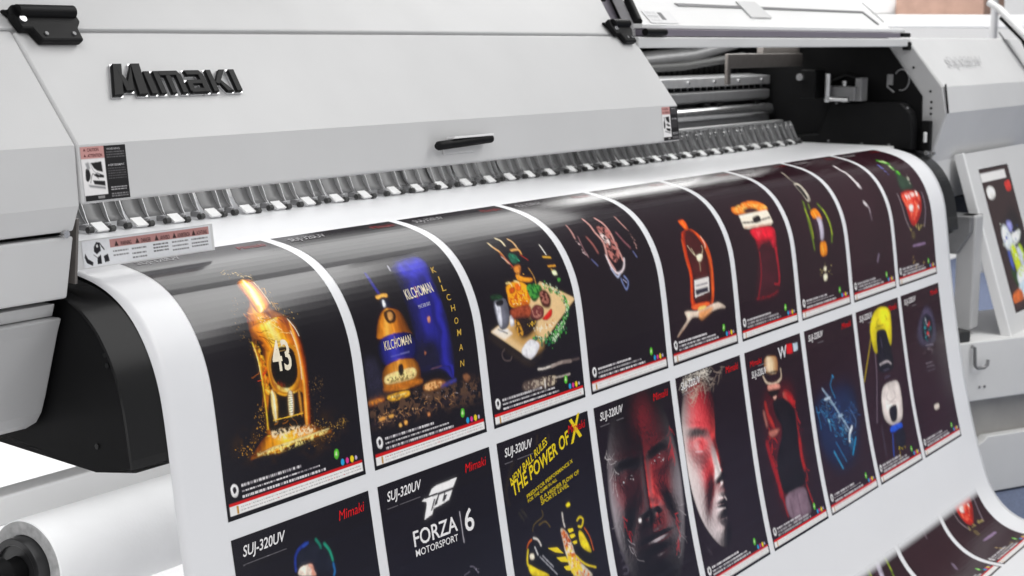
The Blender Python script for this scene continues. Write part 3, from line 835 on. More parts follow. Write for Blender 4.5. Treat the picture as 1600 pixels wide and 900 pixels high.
('l', '5a5060', 3, [(130.9, 279.5), (180.8, 279.5)], 0.8),
('p', 'f0602a', [(104.2, 315.9), (171.7, 316.6), (178.9, 325.6), (115.3, 326)], 1.5, 1),
('p', 'ffd070', [(129.2, 323.9), (165.5, 323.8), (158.4, 334.9), (133.9, 343.6)], 1.5, 1),
('p', 'f6e0cc', [(71.7, 323.4), (132.4, 329.5), (197.7, 324), (225.4, 325.5), (252.9, 338.4), (213.7, 336.2), (166.5, 340), (129.9, 341.1), (99.1, 338.9), (65.1, 353.9), (27.5, 368.1), (47.5, 355.3), (76.9, 339.8)], 1.5, 1),
('p', 'e09860', [(132, 331.4), (196.4, 329.9), (180.3, 339.8), (137.4, 348.1)], 3, 1),
('l', 'b08068', 2, [(32.1, 366.8), (75.2, 347.5)], 1)],
'16': [
('p', 'e87818', [(80, 138.6), (114.1, 139.4), (145.4, 131.7), (197.8, 131.4), (234.1, 143.2), (243.1, 157.1), (216.5, 166.1), (160.9, 159.3), (91.4, 157.5), (69.8, 150.4)], 0.8, 1),
('n', 'ffc060', [(85.8, 141.8), (141.9, 134.1), (230.9, 145.6), (230.6, 158.5), (96.6, 153.1)], 5, 1),
('p', '3a1c20', [(135.1, 146.7), (174.8, 148), (194.5, 157.5), (159.4, 160.6), (123.9, 155.7)], 2, 1),
('p', 'f4ead8', [(89.9, 158.8), (235.5, 158.9), (237, 188.2), (221.2, 193.7), (107.4, 191.9), (85.8, 187.5)], 0.8, 0),
('l', '2a1c20', 4, [(91.1, 176.5), (149.4, 179.8), (231.4, 177.2)], 1),
('p', '1c1418', [(148.7, 170.3), (182.8, 167.8), (180.2, 180.4), (147.3, 182)], 1, 1),
('l', 'fffaf0', 2, [(89.5, 163.6), (157.4, 162.4)], 0.6),
('l', 'c89a80', 3, [(90.5, 188), (223.1, 191.5)], 1),
('g', ['5a0a18', 'c81830', 'f03448', 'b01428', '7a1020', 'd82038', '5a0c18'], [(110.3, 194.5), (223.7, 197.2), (229.2, 228.5), (224.5, 267.7), (217.4, 328.2), (180.6, 310.8), (176.7, 249.6), (153.7, 229.8), (126.2, 244.3), (119.1, 217.6)], 0.3, 2.5, 0, 1),
('p', 'd81830', [(114.4, 195.8), (217.3, 198.4), (216.2, 222.7), (182.2, 226), (146, 224.6), (128.9, 218.5)], 2, 1),
('p', 'e83848', [(137.3, 199.3), (172.9, 200.5), (138.6, 219.5)], 2, 1),
('p', '461420', [(138.8, 228.3), (196.2, 229.6), (218, 271.4), (206, 339.9), (99.2, 343.9), (113.3, 285.8)], 8, 1),
('l', 'b01828', 2.5, [(131.2, 244.8), (126.2, 295.8), (100.1, 339.7)], 1.5),
('l', 'c82030', 2.5, [(216.2, 222.7), (219, 271.5), (217.3, 319.4), (189, 320.4)], 1.2),
('l', '8a1824', 4, [(89.6, 340.5), (162.3, 343.2), (206.5, 337.8)], 3)],
'17': [
('l', 'b8b0a0', 5, [(181.7, 56.9), (163.9, 80.9), (158.4, 100.6)], 1),
('l', '2a2420', 3, [(165.6, 85.6), (156.2, 101.8)], 1),
('p', 'c8c0b0', [(146.7, 109.8), (175.8, 109.5), (173.1, 150.5), (155.7, 159.4), (146.2, 153.3)], 1, 1),
('p', '2c2624', [(146.4, 114.4), (165.7, 113.8), (161.5, 150.5), (148.7, 151.5)], 1, 1),
('p', 'f08a10', [(140.4, 182.8), (172.4, 179.8), (185.5, 196.3), (181.7, 207.8), (149, 204.8), (135.1, 194.2)], 1.5, 1),
('l', 'ffd060', 3, [(154.1, 186.4), (158.1, 200.9)], 1),
('p', 'b8b0c0', [(152.3, 205.1), (183.4, 205.6), (172.6, 250.2), (151.4, 250.4)], 2, 1),
('p', '3a2230', [(136.6, 206), (158.2, 207.9), (150.6, 252.5), (137.2, 251.2)], 1.5, 1),
('p', 'f08c14', [(148.3, 259), (180.8, 260), (181.6, 284.7), (164.6, 290.6), (142.7, 285.2)], 1.5, 1),
('l', 'ffc850', 4, [(157.5, 266.6), (158.7, 282.4)], 1),
('l', '7a9a20', 5, [(124.9, 156.6), (110.8, 189.6), (105.6, 225.9), (109.9, 270.7)], 2.5),
('l', 'a8b828', 4, [(113.8, 175.5), (114, 213.1), (113.4, 244.5)], 1.5),
('l', '7a9a20', 5, [(194.6, 170.4), (218.3, 199.3), (224.8, 232.5), (215.4, 263.4)], 2.5),
('l', 'b8c838', 4, [(209.1, 184), (221.4, 218.3), (224.2, 246.1)], 1.5),
('l', '8aa828', 4, [(145.2, 166), (139.8, 177.9)], 2),
('d', 'c8b878', 24, [(129.7, 325.9), (160.3, 320.5), (199.6, 329.4)], 10, 2.5),
('p', 'f4e8c8', [(153.4, 315.2), (167.3, 315.9), (165.1, 324.6), (153.5, 324.2)], 1, 1),
('p', 'f8f0d0', [(146.6, 333.2), (167.8, 333), (164.8, 345.6), (148.3, 345.9)], 1, 1),
('l', '7a6a50', 3, [(160.7, 304.9), (160.2, 316)], 1.5)],
'18': [
('l', 'f4eeee', 9, [(168.3, 67.8), (162.3, 87.5), (172.8, 98.8)], 1),
('l', 'fff8f8', 11, [(170.7, 104.9), (172.9, 123.9), (175.9, 145.6)], 1.2),
('l', 'e0d8dc', 7, [(182.6, 137.3), (181.5, 150.7)], 1),
('l', '6a5a60', 2, [(173.4, 97.3), (164.1, 109.4)], 1),
('l', 'f0e8ea', 9, [(156.6, 189.7), (167.7, 197.2)], 1.5),
('l', 'd0c4cc', 5, [(175.8, 202.9), (175.5, 216.3)], 1.5),
('l', '8a7a86', 4, [(173.8, 218.6), (173.8, 235.6)], 3),
('l', '8a7a90', 7, [(194.3, 323.9), (180.9, 339.2)], 3)],
'19': [
('d', '58b828', 30, [(137.2, 81), (173.6, 90.1), (151.9, 120.2), (180.8, 136.1)], 8, 7),
('d', 'd8f0b0', 14, [(148.4, 82.3), (171.1, 85), (158.1, 117.1)], 5, 6),
('d', '2a6a28', 24, [(168.8, 98.5), (158, 140.6), (178.2, 166.1)], 10, 7),
('d', '6a70b8', 12, [(98.8, 91.2), (96.8, 122.3)], 6, 5),
('p', '2c4030', [(145.1, 139.6), (201.7, 150.3), (205.9, 179.6), (117.9, 178.2)], 6, 1),
('d', 'b0b0a0', 16, [(220.2, 139.3), (199.1, 162)], 6, 4),
('p', 'c82418', [(106.2, 188.2), (229.2, 192.5), (222, 239.5), (161.7, 275.2), (126.8, 267), (109.8, 225.1)], 3, 1),
('n', 'f87050', [(110.3, 191.2), (226.4, 195), (199.9, 237.7), (143.1, 263.4), (116.8, 225.7)], 9, 2),
('d', 'fff0e8', 16, [(111.9, 196.6), (216.7, 196.9)], 7, 7),
('p', 'f8e0d8', [(134.3, 222), (163.3, 223.3), (156.5, 239.2), (132.7, 236.2)], 2, 1),
('p', 'f0d8d0', [(194.3, 226.9), (209.4, 227.1), (201.5, 240.4)], 2, 1),
('l', 'e83018', 7, [(159.3, 234.3), (163.3, 270.3)], 2),
('l', 'a89aa0', 3, [(79.4, 186), (89.4, 248.7), (114.8, 281)], 1.5),
('l', 'a89aa8', 3, [(257.6, 194.7), (251.7, 242), (227.2, 286.2)], 1.5),
('d', 'b0a060', 14, [(107.5, 280.4), (228, 283.7)], 6, 6),
('p', '5a4a30', [(121.9, 291.8), (146, 291.5), (146.9, 309.2), (125.7, 309.7)], 3, 1),
('p', '8a7090', [(127.5, 325), (215.7, 326.1), (217.1, 332.4), (130.6, 330.4)], 2, 1),
('d', 'a08858', 14, [(115.1, 361.5), (139.2, 384.3), (233, 379.2)], 8, 5)],
'21': [
('p', '1a1c2a', [(123.7, 70.6), (125.1, 49.3), (147.4, 39.7), (177.1, 44.9), (196.6, 67.5), (195.8, 94), (160.8, 87)], 4, 1),
('p', 'f0dccc', [(125.7, 69.4), (137.7, 68.2), (150.7, 70.7), (153.1, 78.3), (155.6, 87.3), (122, 78.4)], 0.8, 1),
('p', 'e8a08a', [(142.5, 69.4), (152.4, 71.1), (154.6, 80.9), (157.2, 87.8), (147.5, 85.2), (148.6, 77.2)], 1.2, 1),
('l', '203a9a', 4, [(117, 71), (119, 54.2), (127.8, 44.6), (143.9, 39.9)], 1),
('l', '2a50b8', 3, [(138.2, 42.9), (149, 40.1)], 1),
('l', '18806a', 4, [(166.2, 39.6), (172.9, 48.3), (174.6, 53.1)], 1),
('l', '20a080', 4, [(183, 49.7), (192.5, 62.1), (196.3, 76.4)], 1),
('l', '2070b0', 3.5, [(196.4, 80.8), (197.3, 92.2), (193.9, 97.6)], 1)],
'22': [
('p', 'f4f2f2', [(120.4, 40.7), (129.9, 32.3), (140, 29.7), (198.5, 28.7), (184.5, 41.3), (179.8, 41.2), (127.9, 40.6)], 0.3, 0),
('p', 'f4f2f2', [(101.8, 44.8), (107.5, 42.6), (144.3, 43.9), (133.6, 53.6), (123, 69.3), (101.8, 73.1), (112.8, 52.1), (112.3, 48)], 0.3, 0),
('p', '241d28', [(131.9, 48.1), (136.4, 48.3), (124.4, 63.5), (120.6, 63.7)], 0.3, 0),
('p', 'f4f2f2', [(147.1, 45.2), (160.1, 45.2), (148.8, 60.4), (128.6, 61.9), (131.8, 58.2), (138, 57.4)], 0.3, 0),
('p', 'f4f2f2', [(163.3, 45.1), (182, 45.2), (170, 57.7), (148, 60.6), (152.8, 56.4), (161.7, 54.9), (167.1, 48.6), (161, 48.1)], 0.3, 0),
('p', '241d28', [(164, 48.8), (166.3, 48.8), (157.1, 57.9), (154.8, 57.8)], 0.2, 0),
('t', 'FORZA', 'f4f2f2', (67.9, 106.4), (181.5, 108.2), 24, 0.9, 0),
('t', 'MOTORSPORT', 'f4f2f2', (68.7, 121.3), (179.3, 123.3), 10.5, 0.2, 0),
('t', '6', 'f4f2f2', (201.7, 116.5), (227, 117), 36, 0.9, 0),
('l', 'b8b4bc', 2.2, [(192.8, 81.7), (193.4, 130.2)], 0.3),
('l', '8a8494', 1.2, [(199.2, 169.9), (210.3, 173.5), (219.4, 185.5)], 0.8),
('l', '6a6474', 1.5, [(180.8, 179.3), (197.3, 177.3)], 0.8),
('d', 'a09aa8', 12, [(209.9, 175), (221.8, 183.8)], 3, 1)],
'23': [
('l', '4a3a20', 2, [(125, 10.5), (118.5, 24.9)], 1.5),
('l', '3a3020', 3, [(42.6, 37.3), (9.6, 79), (14.4, 104.4)], 3),
('l', '4a3a20', 2, [(160.2, 14.2), (157.2, 26.3)], 1.5),
('t', 'NEW BALL RULES', 'f0d41a', (26.4, 75.1), (151.2, 30.8), 13, 0.9, 0.25),
('t', 'THE POWER OF', 'f0d41a', (27.1, 94.5), (222.7, 42.5), 23, 1.3, 0.2),
('t', 'X', 'f0d41a', (226.7, 46.5), (267.3, 38.3), 40, 2.2, 0.25),
('t', 'PREDATOR PERFORMANCE X', 'f0d41a', (68.6, 105.2), (225.1, 76.9), 6.5, 0.2, 0),
('t', 'FOR THE GAME IN ALL', 'f0d41a', (69.6, 112.5), (166.7, 96.6), 5.5, 0.2, 0),
('t', 'IS A HIGHER FLOW OF', 'f0d41a', (108.4, 117.4), (241.4, 99.8), 7, 0.3, 0),
('t', 'SPORTS LEVEL', 'f0d41a', (108.6, 125.6), (202.5, 114), 7, 0.3, 0),
('l', '5a4a24', 2.5, [(71.2, 161), (79.9, 150.7), (108.2, 144.9), (108.1, 133.9)], 1),
('l', '6a5628', 2.5, [(93.4, 155.5), (114.6, 154.3), (126.3, 166.6)], 1),
('l', '3a3428', 3, [(38.1, 122.2), (51.3, 137.6)], 2),
('l', '3a3428', 3, [(47.4, 119.8), (61, 133.8)], 2),
('p', '0c0a0e', [(55.5, 175.8), (74.3, 171.1), (93.3, 177.4), (110.4, 202), (168.8, 232.9), (172.1, 262), (54.6, 230.7), (46.7, 207.5)], 1, 1),
('l', 'f8f0e8', 3, [(71.2, 171.9), (84.2, 178.2), (91.2, 189.4)], 0.8),
('l', 'e86a10', 2.5, [(47.7, 183.1), (55.5, 175.8), (64.9, 173.4)], 1),
('l', 'f0d41a', 4, [(49.6, 186.6), (43.2, 209.7), (67.9, 225.5), (98.5, 242.3)], 0.6),
('p', 'f0d41a', [(45.9, 210.4), (68.5, 223.2), (104, 243.8), (51.9, 229.9)], 0.6, 1),
('p', 'f0d41a', [(110.1, 198.8), (140, 204.8), (157.2, 219.7), (132, 211.3)], 0.4, 0),
('p', 'f0d41a', [(132.4, 220.3), (161.5, 226.2), (167.4, 237.3), (144.7, 230.5)], 0.4, 0),
('p', 'f0d41a', [(150.8, 241), (171.8, 243.3), (174.8, 253.7), (157.7, 248.5)], 0.4, 0),
('l', 'f0f0f0', 2.2, [(71.6, 187.5), (77.7, 201.6)], 0.6),
('l', 'c8c8d0', 1.5, [(82.4, 205.9), (103.6, 225.5), (127.2, 247.5)], 0.6),
('l', 'e0e0e8', 1.2, [(91.1, 206.5), (119.5, 232.8)], 0.5),
('p', 'f4e8d0', [(53.1, 195.3), (64.4, 196.6), (65.1, 204.5), (53.6, 203.7)], 0.6, 1),
('p', 'ece0c8', [(158.8, 177.6), (175.7, 188.1), (187.6, 212), (196, 236.7), (217.8, 258.5), (236.8, 279.2), (180.8, 264.3), (164.8, 225.4), (160.2, 198.7)], 1, 1),
('n', 'd86a18', [(159.5, 179.4), (175.3, 189.6), (194, 232.9), (230.8, 277.6), (183.7, 265.1), (163.4, 209.1)], 6, 1),
('n', 'f0d030', [(169.2, 210.6), (194, 232.9), (208.9, 265.9), (177.9, 263.5), (163.9, 228.4)], 5, 1),
('n', 'a83a10', [(157.8, 185.4), (179.4, 197.1), (187.6, 212), (164.3, 206.1)], 4, 1),
('l', 'f0e8e0', 3, [(169.9, 153.1), (169.5, 165.8), (172.4, 177.7)], 0.8),
('p', 'f0d41a', [(185.4, 142.3), (196.5, 140.7), (198.5, 147), (188.2, 147.8)], 1, 1),
('p', 'f0d41a', [(179.9, 184.3), (195.5, 184.9), (198.9, 190.6), (184.2, 191.2)], 0.4, 0),
('p', 'f0d41a', [(183.2, 194.8), (198.8, 195.4), (202.2, 201.1), (187.5, 201.6)], 0.4, 0),
('p', 'f0d41a', [(189, 207.5), (206.4, 208.6), (207.3, 214.3), (193.7, 212.8)], 0.4, 0),
('p', '14100f', [(222.7, 178.5), (237.3, 195), (252.5, 231.5), (255.8, 261.9), (225.7, 254.1), (205.6, 226.2), (205.9, 203.6)], 1.2, 1),
('p', 'f0d41a', [(214.5, 196), (228.5, 203.3), (245.9, 235.7), (238.7, 237.8), (215.6, 220.6)], 0.5, 1),
('l', 'f0d41a', 3.5, [(213.8, 176.4), (224.3, 173), (234, 179.6), (226, 189.7), (215.2, 187.1)], 0.6),
('l', 'f0d41a', 3, [(194, 232.9), (219.3, 254), (252.4, 268.2)], 0.6),
('l', 'e06818', 2, [(234.3, 194.3), (248, 214), (253.6, 238.3)], 1)],
'24': [
('d', 'f0f0f4', 10, [(63.4, 152.4), (96.5, 139.4), (106.9, 147.7)], 5, 1.5),
('d', 'f0f0f4', 10, [(187.5, 140.2), (214.9, 132.1), (231, 145.1)], 5, 1.5),
('p', 'fff0f0', [(107.7, 224.4), (117.6, 226), (115.6, 232.1), (107.4, 230.9)], 1, 1),
('f', 'd8d0d0', 14, [(25, 84.1), (41.9, 111.6), (38.5, 147)], 7, 1.2, 20),
('f', 'c0b8bc', 9, [(17.1, 170.1), (35.4, 218.5), (61.8, 265.4), (80.2, 296.5)], 5, 1.2, 24),
('f', 'b8b0b4', 8, [(256.8, 224.9), (265.8, 261.2), (248, 308.1), (226.9, 341)], 6, 1.2, 24),
('f', 'd03038', 20, [(268.8, 78.5), (268.8, 116.8), (269.8, 138.3)], 4, 1.3, 22),
('f', 'c02830', 16, [(48.9, 201.6), (68.1, 246.7)], 6, 1.3, 16),
('f', 'c83038', 16, [(244.5, 247.6), (248.5, 282.6), (234.6, 308.9)], 4, 1.4, 18),
('l', '4a4450', 3, [(20.9, 263.1), (37.4, 275.3), (22.7, 281.6)], 1.5),
('l', '5a5460', 3, [(22.5, 293.6), (39, 293.9), (38.7, 305.9), (22.9, 303.7)], 1.5)],
'25': [
('f', 'efe6d8', 70, [(15.5, 30.7), (53, 12.6), (98.5, 7.9), (136.9, 11.7)], 12, 1.6, 26),
('f', 'b8a898', 46, [(143.1, 10.2), (102.6, 33.4), (65.4, 46.8)], 10, 1.6, 28),
('f', '8a7a70', 30, [(217.8, 13.2), (172, 30.1), (122.7, 41.8)], 10, 1.6, 26),
('f', '2a1c20', 40, [(27.8, 25.5), (95.9, 17.4), (140.4, 19.8)], 10, 1.4, 22),
('l', 'e8dce0', 1.8, [(45.2, 152.4), (74.7, 157.5)], 0.9),
('l', 'fff0f0', 2, [(140.2, 261.8), (146.7, 269.4)], 0.9),
('l', 'f0e4e4', 1.4, [(105.4, 280.1), (136.2, 284.2)], 0.7),
('l', '4a4048', 3, [(30.3, 340.7), (43.4, 353.9)], 2),
('l', '4a4048', 3, [(30.2, 370.4), (43.2, 378.7)], 2)],
'26': [
('t', 'W', 'e0e0e4', (168.2, 40.3), (214.4, 40.4), 26, 1.4, 0.1),
('p', 'd81820', [(216.7, 14.9), (247.9, 16.8), (245.8, 37.5), (215.7, 36.2)], 0.4, 0),
('p', 'c0d0dc', [(251.6, 18.5), (276.7, 18.9), (274.5, 35.3), (251.8, 36.2)], 0.6, 0),
('p', '501018', [(73.4, 102.8), (214.9, 100), (224.3, 195.7), (230.4, 319.4), (96.8, 366.1), (63.6, 229.3)], 16, 1),
('g', ['a87a54', 'f4d8b4', 'ead0a8', 'c89a6c', '7a4a2c'], [(97.4, 29.1), (129.8, 26.1), (160.8, 33.7), (160.8, 55.5), (150.8, 66.3), (96.3, 58.5)], 0.15, 0.8, 0, 1),
('l', '8a5a30', 2, [(153.6, 35.3), (150.8, 62)], 2),
('l', '1c1214', 5, [(96, 59.5), (155.6, 63.8)], 0.8),
('l', 'f4dcc0', 4, [(79.6, 62.1), (94.1, 78.5), (131, 86.9), (168.9, 81.3), (172.5, 61.2)], 0.8),
('p', 'd89080', [(98.7, 84.6), (152.5, 90.5), (153.1, 101.5), (101.1, 97.9)], 1.5, 1),
('p', '1a0e10', [(94.8, 96.9), (153.1, 101.5), (134.9, 116.3), (109.3, 113.4)], 2, 1),
('p', 'e8b0a0', [(113.5, 112.5), (136.1, 112.7), (125.3, 125.4)], 1.2, 1),
('p', 'd88878', [(166.3, 114.7), (187.6, 116.2), (202.9, 136.5), (190.1, 141.9)], 3, 1),
('f', 'e83830', 30, [(175.7, 115.2), (209.4, 137.7), (191.2, 150.9)], 9, 2.2, 14),
('f', 'c02420', 40, [(73.1, 124.1), (81.1, 179.1), (75.8, 231.8), (90, 310.3)], 9, 2, 22),
('f', 'b82020', 30, [(223.8, 156.8), (217.7, 233.2), (222.2, 306.5)], 8, 2, 22),
('p', 'a81c1e', [(170.6, 110), (208.1, 120.9), (223.8, 148.5), (199.4, 155.1), (182.6, 135.6)], 6, 1),
('l', 'c83428', 7, [(72.3, 118.6), (78.8, 146.5), (96.8, 171.4)], 4),
('l', 'd89080', 5, [(59.3, 134.9), (66, 165.6)], 4),
('p', 'b06a5c', [(70.4, 179.8), (113.4, 181.1), (126.7, 185.2), (105.2, 193.5), (79.1, 192.7)], 3, 1),
('l', 'c83028', 4, [(89.5, 153.9), (101.3, 177.7)], 2),
('p', '180f14', [(113.6, 120.6), (165.9, 124.4), (215.5, 160.8), (214, 260.3), (213.8, 318.5), (99.5, 318.9), (90.4, 245.6), (137.1, 190), (116, 153.5)], 3, 1),
('l', 'b0181e', 11, [(54.2, 200.6), (65, 243), (80.4, 286.6), (85.6, 320.1)], 5),
('l', 'a01820', 6, [(89.3, 326.4), (96.8, 366.1)], 3),
('l', 'c82820', 8, [(221.5, 222.9), (218.7, 255.7), (222.6, 289.8)], 4.5),
('l', 'a81c22', 3, [(220.7, 206.1), (220.8, 250.5)], 2.5),
('l', 'c82c28', 3, [(219.1, 328.1), (233.4, 370.4)], 2),
('p', '7a6470', [(102.6, 326.7), (198.8, 326.4), (213.1, 354.6), (210.1, 387.3), (115.9, 381.5)], 3, 1),
('l', '4a3a44', 3, [(161.4, 331.8), (163.8, 382)], 2),
('l', '4a3a44', 2, [(119.7, 333.3), (124.5, 378.1)], 2)],
'27': [
('p', '1a2448', [(-3.7, 167.4), (201.6, 154.3), (259.4, 203.6), (209.4, 318), (84.1, 330.6), (13.9, 267.2)], 20, 1),
('l', 'a8c0d8', 4, [(61.3, 140.2), (99.8, 172.5), (137.1, 209.4), (190.5, 261)], 1),
('l', 'f0f8ff', 8, [(205, 255.4), (184.4, 268.2), (177.5, 283.5)], 1.2),
('l', 'd0e0f0', 4, [(66.3, 166.5), (101.6, 167.3)], 1),
('l', 'b8d0e8', 5, [(134.2, 217.1), (156.1, 217.3)], 1.2),
('l', '2a7aa8', 4, [(131.5, 123.2), (110.7, 141.6), (128.8, 172.1)], 1.5),
('l', '3a90c0', 4, [(127.9, 121), (134.7, 126.5)], 1),
('l', '2a6a98', 3.5, [(14.8, 173.5), (24.5, 204.7), (27.4, 226.8)], 1.5),
('l', '3a5a88', 3, [(33.5, 179.5), (62.1, 217.2)], 1.5),
('l', '4a90b8', 4, [(74.6, 214.2), (79.1, 239.5)], 1.5),
('l', 'a8e0f8', 4, [(71.9, 213.7), (78.4, 219.2)], 1),
('l', '2a4a80', 4, [(127.2, 235), (135.8, 267)], 2),
('l', '3a9ac8', 5, [(78.3, 288.4), (111.7, 333.7)], 1.5),
('l', '2a6a98', 4, [(97.8, 270.5), (139.2, 323)], 1.8),
('l', '1a90c0', 6, [(218.4, 283.3), (183.4, 315.4)], 1.8),
('l', '5a7aa0', 3, [(209.6, 214.3), (235.5, 244.4), (224.6, 259.2)], 1.2),
('l', '3a5078', 3, [(201.5, 215.6), (200.3, 237.7), (226.9, 254)], 1.2),
('l', '3a5a80', 3, [(216.5, 196), (251.2, 224.7)], 2),
('f', '3a90c0', 60, [(20.5, 177.2), (79.2, 209.6), (139.1, 259.4), (198.6, 293.3)], 26, 1.5, 22),
('f', 'a8d0e8', 26, [(69, 158.9), (135.1, 214.5), (187.1, 268.7)], 14, 1.3, 16),
('f', '2a5a90', 50, [(31.8, 184.6), (144.9, 227.3), (230.6, 237.8)], 28, 1.6, 24),
('d', '6a7a58', 10, [(83.9, 188.7), (117.9, 162)], 6, 2.5),
('d', '5aa0d0', 20, [(33.5, 179.5), (136.6, 247.8), (216.5, 235.2)], 14, 2)],
'28': [
('p', 'e8d41c', [(108.1, 24.5), (148.5, 11.2), (205.6, 15.2), (232.8, 35.4), (218, 101.8), (189.8, 109.4), (190.6, 74.1), (155.8, 63.2), (121.5, 67.1), (113.7, 112.6), (91.4, 106.3), (81.5, 55.5)], 1, 1),
('l', '8a7a10', 3, [(148.6, 35.8), (128.2, 47.6), (150.8, 53.7)], 1.2),
('l', '8a7a10', 3, [(194.5, 33.2), (203.6, 46.3)], 1.2),
('l', '6a5c10', 2.5, [(117.5, 54.9), (175.6, 54.2)], 1),
('l', 'b8a018', 5, [(82, 73), (41.4, 124.5), (5.2, 167.3)], 1.5),
('p', '1a141e', [(125.2, 70.5), (181.9, 69.9), (208.8, 127.2), (202.1, 167.7), (112, 161.9), (113.7, 112.6)], 1.5, 1),
('l', '4a4058', 5, [(144.3, 82.1), (149, 106.3)], 2),
('l', '7a6a78', 5, [(96.2, 115.7), (86.3, 178.1), (49, 275.9)], 2),
('l', 'd8ccd0', 3.5, [(118.2, 145.4), (168.4, 144.6), (195.1, 154.7)], 1.2),
('l', '50465a', 4, [(136.4, 163), (177.6, 165)], 2),
('l', '50465a', 4, [(138, 180.9), (174.4, 182.2)], 2),
('l', '4a4050', 5, [(73.9, 292.2), (70.2, 361.6)], 3),
('p', 'e4d8d2', [(121.7, 201.6), (165.2, 197.2), (222.3, 203.9), (233.8, 238.8), (218.6, 290), (177.5, 303.2), (137.3, 298.5), (99.2, 273.7), (99.9, 227)], 1, 1),
('l', 'a89a98', 2.5, [(148.5, 218), (132, 229.8), (155, 242.7), (191.3, 237.3), (186.7, 219.8)], 1.2),
('l', 'a89a98', 2, [(132.4, 244.5), (191.3, 249.2)], 1),
('p', '1c1620', [(139.9, 257.7), (190.7, 258), (178.2, 291.4), (141.4, 290.4)], 1, 1),
('p', '2050c0', [(132.9, 300.6), (202.4, 304.9), (198.4, 319.1), (128.6, 315.7)], 1.5, 1),
('l', '2a50a8', 6, [(134, 321.5), (114.9, 370.8)], 2),
('p', '1a1624', [(152.1, 319.1), (211, 321.6), (203.9, 359.2), (146.8, 359.6)], 2, 1),
('d', 'd8c018', 10, [(146.2, 360.6), (200.7, 364.5)], 4, 3.5),
('l', 'a89018', 3, [(159, 368), (152.4, 387.5)], 2)],
'29': [
('p', '4a4058', [(95.5, 97), (168.3, 51), (225.4, 77.4), (226.3, 140.8), (158.2, 152.8), (95.1, 137.1)], 6, 1),
('p', '1c1a28', [(133.8, 83.7), (170.8, 70.1), (206.9, 90.7), (198.2, 133.6), (128.4, 132.7)], 3, 1),
('d', '2a9aa0', 26, [(146.3, 85.5), (148.4, 129.4), (193.5, 110.9)], 8, 4),
('d', 'd83a38', 16, [(181.1, 93.4), (163.1, 115.9), (176.5, 130.4)], 6, 4.5),
('d', 'd0d8e0', 8, [(157.4, 80.7), (168.7, 101.1)], 5, 3),
('l', '8a8090', 3, [(141.1, 148.3), (195.9, 154)], 1.5),
('d', 'b0a0a8', 20, [(114.6, 168), (161.3, 159.5), (188.3, 173.1)], 6, 2.4),
('l', '7a6e78', 3, [(122.8, 194.1), (172.8, 197.1)], 1.2),
('l', '6a5e68', 3, [(124.5, 203.7), (184, 207)], 1.2),
('l', '5a4e58', 2.5, [(123.9, 214.2), (189.2, 217.3)], 1.2),
('p', 'd8ccc0', [(136.7, 305.9), (170.4, 307.6), (167.5, 319.7), (139.1, 318.9)], 1.5, 1)],
}

# ---------------------------------------------------------------- the setting
FZ = -1.012
fl = MB().box(-8, 16, -8, 10, FZ - .2, FZ).build('floor', 'floor', kind='structure')
cp = MB().box(2.2, 16, -6, 1.5, FZ + .002, FZ + .006).build('carpet', 'carpet', kind='structure')
wl = MB().box(12, 12.2, .6, 10, FZ, 4.2).build('wall', 'wall', kind='structure')

